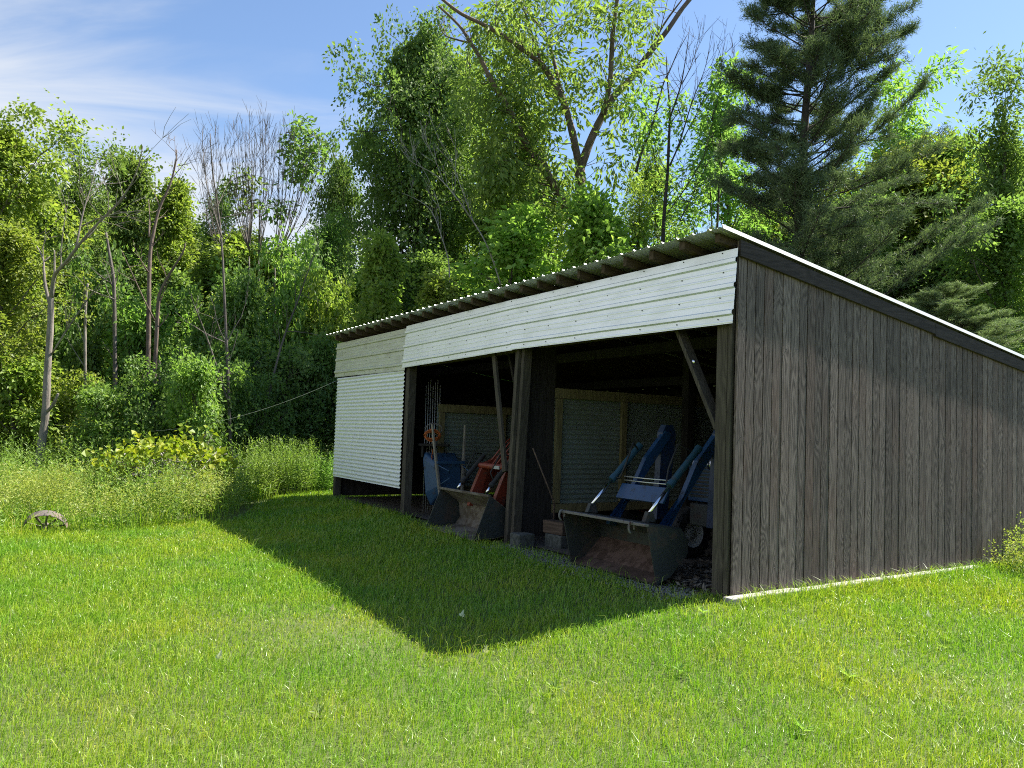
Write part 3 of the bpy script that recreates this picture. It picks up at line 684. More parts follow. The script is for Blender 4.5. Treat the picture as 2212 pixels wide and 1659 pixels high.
tag(tb, 'short thick timber offcut lying on a pale block beside the middle post', 'timber')
mb = MB(); mb.box(-.22, .20, -.08, .10, .19, .37); mb.build('offcut', MT['block'], tb, bevel=.008)
mb = MB(); mb.box(-.15, .2, -.1, .1, 0, .187); tag(mb.build('concrete_block', MT['oldblock'], None, bevel=.012), 'grey concrete block under the timber offcut', 'block'); bpy.data.objects['concrete_block'].location = tb.location; bpy.data.objects['concrete_block'].rotation_euler = tb.rotation_euler

# wire from the shed corner to the trees
P0 = S(11.62, -.05, 2.66) + np.array([LEAN * 0, 0, 0]); P1 = at(-60, 852, 22.0)
t = np.linspace(0, 1, 40)[:, None]; PW = P0 + (P1 - P0) * t; PW[:, 2] -= (1.12 * 4 * t * (1 - t))[:, 0]
mb = MB(); mb.tube(PW, .0045, 5); tag(mb.build('sagging_wire', MT['wire'], smooth=True), 'thin wire sagging from the shed corner across to the trees', 'wire')
# old iron wheel half sunk in weeds
iw = gnd(100, 1128); iw = at(100, 1110, 12.5); iw[2] = -.15
IW = empty('iron_wheel', iw, math.radians(38), 'rusty old iron wheel half sunk in the weeds at the lawn edge', 'wheel')
IW.rotation_euler = (math.radians(33), 0, math.radians(24))
mb = MB(); R0 = .31; mb.lathe([(R0 - .012, -.065), (R0, -.065), (R0 + .004, 0), (R0, .065), (R0 - .012, .065), (R0 - .012, -.065)], (0, 0, 0), (0, 1, 0), 48); mb.build('rim', MT['iron'], IW, smooth=False)
for i in range(10):
    t = i * 2 * PI / 10 + .2; mb = MB(); mb.beam((.05 * math.cos(t), 0, .05 * math.sin(t)), ((R0 - .012) * math.cos(t), .0, (R0 - .012) * math.sin(t)), .03, .012, (0, 1, 0)); mb.build('spoke', MT['iron'], IW)
mb = MB(); mb.lathe([(.02, -.08), (.05, -.08), (.06, 0), (.05, .08), (.02, .08)], (0, 0, 0), (0, 1, 0), 20); mb.build('hub', MT['iron'], IW)

# ------------------------------------------------------------------ vegetation generators
def norm(v): return v / (np.linalg.norm(v, axis=-1, keepdims=True) + 1e-9)
def add_leaves(mb, c, d, nrm, Ln, Wd, m=0, fold=.18):
    """diamond leaves: centre bases c, directions d, normals nrm"""
    d = norm(d); sd = norm(np.cross(d, nrm)); up = np.cross(sd, d)
    Ln = np.broadcast_to(Ln, (len(c),))[:, None]; Wd = np.broadcast_to(Wd, (len(c),))[:, None]
    mid = c + d * Ln * .45
    V = np.stack([c, mid + sd * Wd / 2 + up * Wd * fold, c + d * Ln, mid - sd * Wd / 2 + up * Wd * fold], 1).reshape(-1, 3)
    mb.add(V, np.arange(len(c) * 4).reshape(-1, 4), m=m)
def sprays(mb, cen, out, n, sx, sz, Ln, Wd, droop=.3, r=None, m=0):
    """layered twig sprays: a drooping disc of leaves round each centre"""
    r = r or rng
    k = len(cen); cen = np.asarray(cen); out = np.asarray(out)
    nd = norm(np.array([0, 0, .42]) + out * .65 + r.normal(size=(k, 3)) * .40); sc = r.uniform(.55, 1.3, (k, 1))
    A = norm(np.cross(nd, r.normal(size=(k, 3)))); B = np.cross(nd, A)
    A, B, nd, o2, sc, c0 = [np.repeat(x, n, 0) for x in (A, B, nd, out, sc, cen)]
    q = np.sqrt(r.uniform(0, 1, k * n)) * sx * .62; t = r.uniform(0, 2 * PI, k * n)
    off = (A * np.cos(t)[:, None] + B * np.sin(t)[:, None] * .75) * q[:, None] * sc
    c = c0 + off + nd * (r.normal(size=(k * n, 1)) * sz * .38) - np.array([0, 0, 1.]) * (q ** 2 / (sx + 1e-6) * .28)[:, None]
    nr = norm(nd + r.normal(size=c.shape) * .50)
    d = norm(norm(off) * .9 + o2 * .35 + r.normal(size=c.shape) * .4 + np.array([0, 0, -droop]))
    s = r.uniform(.6, 1.35, len(c))
    add_leaves(mb, c, d, nr, Ln * s, Wd * s, m)
def wander(p, d, ln, k, r, bend=.15, up=0.0):
    pts = [np.array(p, float)]; d = np.array(d, float)
    for i in range(k):
        d = d + r.normal(size=3) * bend + np.array([0, 0, up]); d = d / np.linalg.norm(d)
        pts.append(pts[-1] + d * ln / k)
    return np.array(pts), d
def broadleaf(seed, H=10., base=2.5, R=2.6, limbs=34, subs=5, leaves=46, Ln=.15, Wd=.095, up=.55, prof='round', sx=.85, sz=.27, tr=.13, gaps=.12):
    r = np.random.default_rng(seed); tm, cm = MB(), MB(); leaves = int(leaves * .80)
    k = 9; zz = np.linspace(0, H * .96, k); w = np.cumsum(r.normal(size=(k, 2)) * .09, 0); w[0] = 0
    TP = np.column_stack([w, zz]); TRr = tr * (1 - zz / (H * 1.03)) ** .8 + .012
    tm.tube(TP, TRr, 8)
    C_, O_ = [], []
    for i in range(limbs):
        f = (i + r.uniform(0, 1)) / limbs; f = f ** .85
        z = base + (H * .97 - base) * f
        if prof == 'round': pr_ = math.sin(PI * min(1, (.16 + .80 * f))) ** .75 * (1 + .25 * math.sin(f * 9 + seed))
        elif prof == 'cone': pr_ = (1 - f) ** .8 * .95 + .08
        else: pr_ = .55 + .45 * math.sin(PI * min(1, .25 + .7 * f))
        if r.uniform() < gaps: pr_ *= r.uniform(.25, .6)
        elif r.uniform() < .16: pr_ *= r.uniform(1.15, 1.5)
        az = i * 2.4 + r.uniform(-.9, .9); ln = R * pr_ * r.uniform(.6, 1.25)
        p = np.array([np.interp(z * .96, zz, TP[:, 0]), np.interp(z * .96, zz, TP[:, 1]), z * .96])
        el = up * r.uniform(.5, 1.3) + .6 * f
        d = np.array([math.cos(az) * math.cos(el), math.sin(az) * math.cos(el), math.sin(el)])
        P, dl = wander(p, d, ln, 5, r, .13, -.02)
        r0 = max(.010, np.interp(z, zz, TRr) * .5); tm.tube(P, np.linspace(r0, .007, 6), 5, cap=False)
        C_.append(P[-1]); O_.append(dl)
        for j in range(subs):
            t = r.uniform(.25, 1) * 5; i0 = min(4, int(t)); q = P[i0] + (P[i0 + 1] - P[i0]) * (t - i0)
            d2 = norm(dl + r.normal(size=3) * .75 + np.array([0, 0, .12])); l2 = ln * r.uniform(.2, .48) + .15
            P2, d3 = wander(q, d2, l2, 3, r, .16); tm.tube(P2, np.linspace(max(.006, r0 * .35), .004, 4), 4, cap=False)
            C_ += [P2[-1], P2[2]]; O_ += [d3, d3]
    C_.append(TP[-1]); O_.append(np.array([0, 0, 1.]))
    C_ = np.array(C_); O_ = np.array(O_); sprays(cm, C_, O_, leaves, sx, sz, Ln, Wd, r=r)
    # loose single leaves and small tufts between and beyond the sprays
    k_ = len(C_); C2 = C_ + O_ * r.uniform(-.5, .4, (k_, 1)) * sx * .6 + r.normal(size=(k_, 3)) * sx * .30
    sprays(cm, C2, O_, max(4, leaves // 5), sx * .5, sz * 1.6, Ln * .9, Wd * .9, r=r)
    return tm, cm, H, R
def make_tree(name, spec, bark, leaf, loc, label, cat='tree', group=None, rz=0, sc=(1, 1, 1)):
    tm, cm, H, R = spec
    root = empty(name, loc, rz, label, cat, group)
    tm.build('trunk', bark, root, smooth=True); cm.build('crown', leaf, root)
    root.scale = sc; root['H'] = H; root['R'] = R
    return root
TEMPL = {}
def place(kind, x, ytop, Y, wpx, label, cat=None, group=None, mat=None, name=None, rz=None, zb=0):
    """stand a copy of a tree so that its top and width are those of the photo at the distance Y"""
    t = TEMPL[kind]
    top = at(x, ytop, Y); H = top[2] + (0 - zb); w = wpx / FPX * Y / 2 * (1.34 if kind.startswith(('maple', 'ash')) else 1.12)
    if not t['used']: o = t['o']; t['used'] = True
    else:
        o = dup(t['o'])
    nm = name or t['o'].name.split('.')[0]
    o.name = nm
    o.location = (float(top[0]), float(Y), float(gz(top[0], Y)) - .03)
    sxy = w / t['R']; sz = H / t['H']
    o.scale = (sxy, sxy, sz); o.rotation_euler = (0, 0, float(rng.uniform(0, 6.28)) if rz is None else rz)
    tag(o, label, cat or t['cat'], group)
    if not group and 'group' in o: del o['group']
    if mat:
        for ch in o.children:
            if ch.name.startswith('crown'):
                ch.material_slots[0].link = 'OBJECT'; ch.material_slots[0].material = MT[mat]
    return o
def template(kind, name, spec, bark, leaf, cat='tree'):
    o = make_tree(name, spec, MT[bark], MT[leaf], (0, 0, 0), None, cat)
    TEMPL[kind] = dict(o=o, H=spec[2], R=spec[3], used=False, cat=cat)
    for k_ in ('H', 'R'): del o[k_]

template('mapleA', 'maple_tree', broadleaf(1, 11, 1.4, 2.6, 42, 4, 62, .155, .108, sx=1.15, sz=.20, gaps=.22), 'bark', 'leaf_mid')
template('mapleB', 'maple_tree', broadleaf(2, 11, 1.4, 2.5, 40, 4, 62, .155, .108, prof='round', sx=1.2, sz=.20, gaps=.25), 'bark', 'leaf_mid')
template('mapleC', 'maple_tree', broadleaf(12, 12, 1.4, 2.7, 36, 4, 64, .155, .108, .7, prof='cone', sx=1.15, sz=.20, gaps=.22), 'bark', 'leaf_mid')
template('ashA', 'ash_tree', broadleaf(3, 11, 2.0, 2.2, 30, 4, 46, .19, .065, .9, 'tall', .95, .34, gaps=.28), 'bark', 'leaf_bri')
template('ashB', 'ash_tree', broadleaf(4, 11, 2.4, 2.3, 28, 4, 44, .19, .065, .8, 'round', .95, .34, gaps=.3), 'bark', 'leaf_mid')
template('sapling', 'maple_sapling', broadleaf(5, 6, .5, 1.5, 30, 3, 60, .14, .095, .45, 'cone', .75, .14, .06, gaps=.2), 'bark', 'leaf_bri')
template('shrubA', 'shrub', broadleaf(6, 3, .15, 1.5, 24, 3, 40, .13, .07, .75, 'round', .62, .2, .04, gaps=.3), 'bark', 'leaf_mid', 'shrub')
template('shrubB', 'shrub', broadleaf(7, 2.6, .1, 1.6, 22, 3, 40, .11, .085, .6, 'round', .62, .16, .035, gaps=.3), 'bark', 'leaf_bri', 'shrub')
template('bigmaple', 'maple_tree', broadleaf(8, 16, 2.0, 4.2, 90, 5, 80, .18, .13, .5, 'round', 1.5, .30, .24, gaps=.2), 'barkd', 'leaf_dark')

# ------------------------------------------------------------------ traced trees
def zoomed(ox, oy, s):
    return lambda x, y: ((ox + x / s) / 1.3887, (oy + y / s) / 1.3887)
Z5 = zoomed(0, 300, 1.508); Z6 = zoomed(900, 0, 1.659); Z7 = zoomed(600, 300, 3.318); Z8 = zoomed(1900, 50, 2.37)
RS = .58
def stroke(mb, zf, pts, Y, r0, r1, dd=0., n=7, twigs=0, tl=1., r=None, d0=0., tup=.25):
    """a limb through photo points, drifting dd metres in depth, with side twigs; radii in metres"""
    r = r or rng; P = []
    for i, (x, y) in enumerate(pts):
        t = i / max(1, len(pts) - 1); px, py = zf(x, y); P.append(at(px, py, Y + d0 + dd * t))
    P = np.array(P)
    # smooth
    k = len(P); tt = np.linspace(0, k - 1, (k - 1) * 3 + 1)
    Q = np.column_stack([np.interp(tt, np.arange(k), P[:, i]) for i in range(3)])
    for _ in range(2): Q[1:-1] = (Q[:-2] + 2 * Q[1:-1] + Q[2:]) / 4
    R = np.linspace(r0, r1, len(Q)) * RS; R = R * (1 + r.normal(size=len(Q)) * .05)
    mb.tube(Q, R, n)
    tips = []
    for j in range(twigs):
        i = int(r.uniform(.25, 1) * (len(Q) - 2)); d = norm(Q[i + 1] - Q[i]); d = norm(d * .8 + r.normal(size=3) * .5 + np.array([0, 0, tup]))
        l2 = tl * r.uniform(.5, 1.2)
        P2, d2 = wander(Q[i], d, l2, 4, r, .10, .05); mb.tube(P2, np.linspace(min(R[i] * .5, .02), .004, 5), 4, cap=False); tips.append((P2[-1], d2))
        for _ in range(2):
            ii_ = r.integers(1, 4); d3 = norm(d2 + r.normal(size=3) * .5 + np.array([0, 0, tup])); P3, d4 = wander(P2[ii_], d3, l2 * .5, 3, r, .1, .04); mb.tube(P3, np.linspace(.007, .003, 4), 3, cap=False); tips.append((P3[-1], d4))
    return Q, tips
def ground_at(x, y, Y):
    p = at(x, y, Y); return np.array([p[0], Y, 0.])
def scatter_sprays(cm, zf, blobs, Y, per, sx, sz, Ln, Wd, depth=1.5, droop=.3):
    C_, O_ = [], []
    for cx, cy, rx, ry, n in blobs:
        for _ in range(n):
            a_, q_ = rng.uniform(0, 2 * PI), math.sqrt(rng.uniform(0, 1)); px, py = zf(cx + rx * q_ * math.cos(a_), cy + ry * q_ * math.sin(a_))
            C_.append(at(px, py, Y + rng.uniform(-depth, depth))); O_.append(norm(rng.normal(size=3) + np.array([0, -.2, .1])))
    sprays(cm, np.array(C_), np.array(O_), per, sx, sz, Ln, Wd, droop)
    return C_
def twig_to(mb, C_, Q, frac=1.0):
    """thin branches from a limb to the sprays it carries"""
    for c in C_:
        if rng.uniform() > frac: continue
        dd_ = np.linalg.norm(Q - c, axis=1); i = int(np.argmin(dd_ + np.maximum(0, Q[:, 2] - c[2]) * .6)); m_ = (Q[i] + c) / 2 + np.array([0, 0, .1 * dd_[i]]) + rng.normal(size=3) * .05 * dd_[i]
        mb.tube([Q[i], m_, c], [.016, .010, .004], 4, cap=False)
def finish(name, mb, cm, bark, leaf, label, base, cat='tree', group=None):
    root = empty(name, base, 0, label, cat, group)
    for m_ in (mb, cm):
        if m_ is None: continue
        for v in m_.v: v -= np.array(base)
    mb.build('trunk', MT[bark], root, smooth=True)
    if cm is not None: cm.build('crown', MT[leaf], root)
    return root

# the big forked tree behind the middle of the shed
RS = .78
mb, cm = MB(), MB(); Y = 26.
base = at(*Z6(1400, 1600), Y); base[2] = 0
tr_ = [(1405, 1900), (1400, 1300), (1395, 1100), (1397, 960), (1392, 830)]
Qs = []
Q, _ = stroke(mb, Z6, tr_, Y, .34, .24, n=10); Qs.append(Q)
for pts, r0, r1, dd_, tw in (
    ([(1392, 840), (1355, 650), (1312, 500), (1262, 412), (1210, 322), (1120, 252), (1000, 172), (910, 118), (800, 72), (700, -10)], .17, .06, -1.8, 7),
    ([(1210, 330), (1165, 215), (1130, 90), (1085, -40)], .08, .04, 1.0, 3),
    ([(1305, 480), (1270, 330), (1240, 200), (1170, 100), (1055, -20)], .09, .04, .8, 4),
    ([(1396, 835), (1450, 685), (1500, 585), (1562, 470), (1650, 392), (1702, 312), (1782, 212), (1850, 122), (1900, 42), (1990, -60)], .19, .09, 1.2, 6),
    ([(1508, 570), (1545, 420), (1550, 280), (1560, 120), (1590, -80)], .13, .08, -1.0, 6),
    ([(1720, 290), (1775, 180), (1830, 90), (1900, 0)], .06, .03, -.5, 3),
    ([(1395, 1130), (1335, 1050), (1270, 930), (1200, 820), (1140, 740), (1110, 690), (1050, 560), (1000, 480), (940, 380), (900, 290), (840, 200), (800, 130), (690, 30)], .22, .045, -1.6, 8),
    ([(1262, 910), (1225, 830), (1195, 745)], .11, .06, -.2, 0),
    ([(838, 212), (770, 195), (715, 178), (690, 120)], .05, .015, -.2, 4)):
    Q, _ = stroke(mb, Z6, pts, Y, r0, r1, dd_, 8, tw, 1.3); Qs.append(Q)
Cs = scatter_sprays(cm, Z6, [(1000, 260, 150, 260, 50), (1160, 480, 210, 330, 66), (1050, 720, 160, 250, 70), (1250, 40, 330, 100, 34), (1640, 130, 120, 180, 16), (1460, 300, 120, 220, 16), (1700, 330, 90, 100, 8), (1620, 690, 140, 240, 14), (980, 900, 130, 200, 45), (1230, 950, 160, 200, 34), (870, 470, 70, 160, 10)], Y, 40, 1.15, .5, .26, .085, 1.9, .8)
twig_to(mb, Cs, np.vstack(Qs), .5)
finish('forked_tree', mb, cm, 'barkr', 'leaf_bri', 'tall forked tree with thick bare reddish limbs and hanging leaves behind the shed', base)

# pale bare tree at the left edge of the weeds
RS = .50
mb, cm = MB(), MB(); Y = 19.
base = at(*Z5(180, 1640), Y); base[2] = 0
for pts, r0, r1, dd_, tw, tl in (
    ([(165, 1760), (182, 1600), (205, 1450), (210, 1350), (216, 1200), (228, 1050), (231, 930), (232, 890)], .21, .13, 0, 0, 1),
    ([(228, 930), (205, 850), (197, 760), (200, 722), (166, 660)], .09, .03, .3, 2, .6),
    ([(200, 730), (214, 718), (226, 708)], .04, .02, .1, 0, 1),
    ([(232, 900), (242, 800), (262, 770), (302, 730), (352, 660), (420, 580), (490, 510), (560, 440), (620, 330), (646, 210)], .10, .018, -1.5, 10, 1.5),
    ([(345, 665), (364, 560), (385, 470), (402, 430), (440, 270)], .055, .015, .4, 6, 1.1),
    ([(372, 570), (440, 535), (530, 512), (640, 500)], .045, .012, -.3, 4, 1),
    ([(246, 800), (247, 740), (246, 680)], .055, .035, 0, 0, 1),
    ([(234, 1150), (300, 1040), (370, 940), (440, 840), (490, 795)], .045, .015, -.6, 5, 1.0),
    ([(204, 1415), (238, 1388), (263, 1328)], .09, .055, -.2, 0, 1)):
    stroke(mb, Z5, pts, Y, r0, r1, dd_, 9, tw, tl)
finish('bare_tree', mb, None, 'barkl', None, 'pale bare tree with forked dead limbs and a broken stub near its foot', base)

# slim trunk beside it
mb = MB(); Y = 21.0
stroke(mb, Z5, [(388, 1500), (386, 1320), (384, 1000), (390, 860), (398, 830)], Y, .09, .06, 0, 7, 3, .9)
finish('dead_snag', mb, None, 'barkl', None, 'slim pale dead snag right of the pale forked bare tree', ground_at(*Z5(388, 1500), Y))
mb = MB(); Y = 22.6
stroke(mb, Z5, [(522, 1500), (520, 1170), (517, 900), (515, 800), (495, 700), (480, 600)], Y, .14, .06, 0, 7, 5, 1.2)
finish('dead_snag', mb, None, 'bark', None, 'dark grey bare trunk between the slim pale snag and the twin trunks', ground_at(*Z5(522, 1500), Y))
# twin trunks
mb, cm = MB(), MB(); Y = 22.
for pts, r0, r1, dd_, tw in (
    ([(668, 1560), (670, 1300), (672, 1000), (676, 700), (690, 620), (720, 480), (770, 390), (797, 280), (800, 225)], .16, .03, .5, 9),
    ([(800, 300), (835, 292), (872, 280)], .02, .008, -.2, 3), ([(800, 240), (770, 215), (748, 190)], .02, .008, .2, 2),
    ([(673, 620), (677, 530), (672, 450)], .05, .02, .4, 2), ([(671, 780), (645, 740), (632, 715)], .05, .02, -.3, 1),
    ([(690, 1560), (697, 1300), (706, 1100), (716, 905), (722, 870), (770, 780), (830, 690), (838, 650)], .15, .04, -.6, 4),
    ([(722, 1560), (724, 1250), (722, 1170)], .08, .06, .2, 0),
    ([(700, 1000), (640, 880), (600, 790), (550, 680)], .05, .02, -.8, 2)):
    stroke(mb, Z5, pts, Y, r0, r1, dd_, 8, tw, .9)
finish('twin_trunk_tree', mb, None, 'barkr', None, 'bare tree of two reddish grey trunks close together before the leafy forest', ground_at(*Z5(695, 1560), Y))
# thin dark bare tree and its leaning stem
mb = MB(); Y = 20.2
stroke(mb, Z5, [(1045, 1620), (1040, 1500), (1030, 1200), (1015, 900), (1005, 650), (985, 480), (962, 330), (950, 150)], Y, .10, .02, .4, 7, 10, 1.5)
stroke(mb, Z5, [(1035, 1380), (962, 1150), (920, 1030), (880, 930)], Y, .06, .018, -.6, 6, 4, 1.0)
stroke(mb, Z5, [(1003, 620), (960, 480), (920, 330), (915, 130)], Y, .035, .01, .4, 5, 5, 1.0)
finish('bare_tree', mb, None, 'bark', None, 'thin dark bare tree with a side stem leaning left, before the twiggy fans', ground_at(*Z5(1045, 1620), Y))
mb = MB(); Y = 21.5
stroke(mb, Z5, [(1180, 1500), (1270, 1100), (1340, 930), (1392, 780), (1440, 640)], Y, .07, .015, .5, 6, 8, 1.1)
finish('bare_tree', mb, None, 'bark', None, 'dark bare stem leaning right below the twiggy fans', ground_at(*Z5(1180, 1500), Y))
# twiggy fans against the sky
def fan(zf, Y, roots, tips, label, r0=.05, sprigs=()):
    mb, cm = MB(), MB(); allQ = []
    for j, (x0, y0, n) in enumerate(roots):
        if n: stroke(mb, zf, [(x0 + 3, 2600), (x0, 2100), (x0, y0)], Y, .10, .055, 0, 7)
    for x0, y0, x1, y1 in tips:
        dx = x1 - x0; dy = y1 - y0; b = rng.uniform(.35, .6)
        pts = [(x0, y0), (x0 + dx * .42, y0 + dy * .25), (x0 + dx * .78 + rng.uniform(-12, 12), y0 + dy * .55), (x0 + dx * .95 + rng.uniform(-8, 8), y0 + dy * .8), (x1, y1)]
        Q, _ = stroke(mb, zf, pts, Y, r0 * rng.uniform(.5, .8), .006, rng.uniform(-1.5, 1.5), 5, 12, .95, tup=.7); allQ.append(Q)
    if sprigs:
        Cs = scatter_sprays(cm, zf, sprigs, Y, 20, .7, .2, .2, .10, .5)
        twig_to(mb, Cs, np.vstack(allQ), .8)
    x0, y0, n = roots[0]
    return finish('twiggy_bare_tree', mb, cm if sprigs else None, 'bark', 'leaf_mid', label, ground_at(*zf(x0, 2400), Y), group=None)
tipsA = [(490, 1500, x, y) for x, y in ((170, 260), (240, 240), (290, 210), (330, 170), (370, 200), (420, 260), (450, 200), (490, 110), (515, 130), (540, 250), (560, 330))]
fan(Z7, 27., [(490, 1560, 1)], tipsA, 'leafless twiggy tree whose upright stems form the left half of the fan against the sky', .06, [(470, 800, 90, 100, 7), (340, 850, 50, 60, 4), (450, 1020, 60, 120, 6)])
tipsB = [(580, 1560, x, y) for x, y in ((600, 80), (618, 100), (655, 140), (690, 230), (640, 300), (720, 330), (760, 260))]
fan(Z7, 28., [(585, 1600, 1)], tipsB, 'leafless twiggy tree with the tallest stems in the middle of the fan', .055)
tipsC = [(745, 1600, x, y) for x, y in ((800, 190), (860, 230), (890, 220), (950, 240), (1010, 215), (1050, 420), (1100, 360), (1150, 420), (1200, 330), (1230, 620), (840, 420))]
fan(Z7, 26., [(745, 1640, 1)], tipsC, 'twiggy half bare tree with leafy tufts at its right tips, beside the dark maple', .06, [(1010, 230, 45, 50, 5), (970, 330, 75, 60, 7), (950, 450, 80, 90, 9), (1190, 360, 40, 50, 4), (1180, 500, 80, 60, 6), (1100, 620, 100, 80, 7), (940, 750, 110, 90, 8), (1060, 700, 80, 70, 5), (760, 1080, 80, 130, 8)])
tipsD = [(230, 1650, x, y) for x, y in ((20, 260), (100, 330), (50, 530), (155, 260), (5, 560), (130, 540), (-40, 420))]
fan(Z7, 29., [(230, 1660, 1)], tipsD, 'sparse twiggy tree standing left of the upright fan', .05)
# dead grey brush in front of the dark maple
mb = MB(); Y = 23.6
for pts, r0, tw in (([(745, 1420), (742, 1290), (705, 1180), (662, 1050), (600, 1000), (510, 960)], .05, 5), ([(1000, 1420), (940, 1230), (862, 1100), (762, 960), (680, 870), (600, 830), (540, 800), (500, 735)], .06, 9),
                    ([(862, 1100), (800, 930), (740, 760), (690, 700), (640, 560)], .03, 8), ([(720, 920), (660, 760), (610, 700), (600, 600)], .025, 7), ([(700, 1190), (705, 1050), (640, 880), (560, 770), (545, 640)], .022, 5), ([(770, 970), (775, 800), (770, 640)], .02, 4)):
    stroke(mb, Z6, pts, Y, r0, .010, rng.uniform(-.5, .5), 6, tw, .8, tup=.5)
finish('dead_sapling', mb, None, 'deadw', None, 'dead grey sapling with many curved bare twigs in front of the dark maple', ground_at(*Z6(745, 1420), Y))
# bare trees right of the forked tree
mb, cm = MB(), MB(); Y = 24.
Qs = []
for pts, r0, r1, dd_, tw in (
    ([(200, 1900), (212, 1500), (226, 1300), (246, 1100), (250, 900), (263, 700), (252, 560), (240, 450), (236, 285)], .14, .03, .5, 6),
    ([(263, 710), (302, 600), (342, 480), (372, 300), (402, 65)], .07, .012, -.6, 9), ([(345, 480), (400, 380), (432, 280), (470, 205)], .035, .01, .4, 6), ([(432, 290), (460, 170), (492, 10)], .02, .008, .3, 4),
    ([(20, 1100), (40, 1020), (80, 900), (122, 830), (180, 600), (216, 460), (260, 380), (330, 220), (395, 110)], .10, .015, .9, 8),
    ([(258, 1060), (322, 920), (372, 750), (432, 560), (502, 400), (540, 245)], .06, .012, -.9, 9), ([(322, 930), (402, 780), (472, 650), (542, 480), (602, 400)], .04, .01, .6, 8), ([(400, 660), (430, 540), (448, 425)], .025, .01, .3, 4),
    ([(240, 1400), (400, 1180), (500, 1000), (572, 850)], .045, .012, -.7, 8), ([(330, 1450), (432, 1250), (522, 1050), (600, 900)], .04, .01, .8, 7), ([(246, 1120), (180, 1000), (130, 860)], .03, .01, .4, 4), ([(220, 1230), (140, 1330), (90, 1450)], .03, .01, -.4, 4), ([(130, 900), (160, 1060), (210, 1180)], .03, .02, .1, 2)):
    Q, _ = stroke(mb, Z8, pts, Y, r0, r1, dd_, 7, tw, 1.1, tup=.4); Qs.append(Q)
Cs = scatter_sprays(cm, Z8, [(60, 620, 110, 160, 12), (180, 760, 120, 180, 14), (330, 700, 110, 200, 12), (60, 900, 90, 150, 10), (300, 1250, 180, 150, 12), (420, 1400, 120, 120, 10)], Y + .8, 26, .9, .35, .2, .075, 1.2)
twig_to(mb, Cs, np.vstack(Qs), .6)
finish('half_bare_tree', mb, cm, 'barkd', 'leaf_bri', 'half bare dark stemmed tree with sky showing through, left of the pine', ground_at(*Z8(210, 1600), Y))
mb, cm = MB(), MB(); Y = 25.; Qs = []
for pts, r0, r1, dd_, tw in (([(590, 1900), (595, 1500), (610, 1200), (622, 900), (615, 600), (625, 300), (660, 140)], .09, .01, .3, 9), ([(545, 1900), (560, 1500), (548, 1200), (500, 1050)], .05, .015, .3, 4), ([(622, 800), (680, 560), (715, 330), (720, 210)], .03, .008, .6, 6), ([(610, 1100), (560, 900), (560, 740)], .03, .01, -.4, 4)):
    Q, _ = stroke(mb, Z8, pts, Y, r0, r1, dd_, 6, tw, 1.0, tup=.5); Qs.append(Q)
Cs = scatter_sprays(cm, Z8, [(690, 370, 90, 60, 8), (620, 500, 90, 80, 12), (600, 650, 90, 80, 10), (790, 460, 90, 50, 7), (600, 780, 110, 70, 10), (560, 1050, 100, 100, 8), (600, 1150, 110, 80, 8)], Y, 26, .8, .25, .2, .095, .9)
twig_to(mb, Cs, np.vstack(Qs), .8)
finish('slender_tree', mb, cm, 'barkd', 'leaf_mid', 'slender leafy tree rising just left of the pine', ground_at(*Z8(590, 1600), Y))

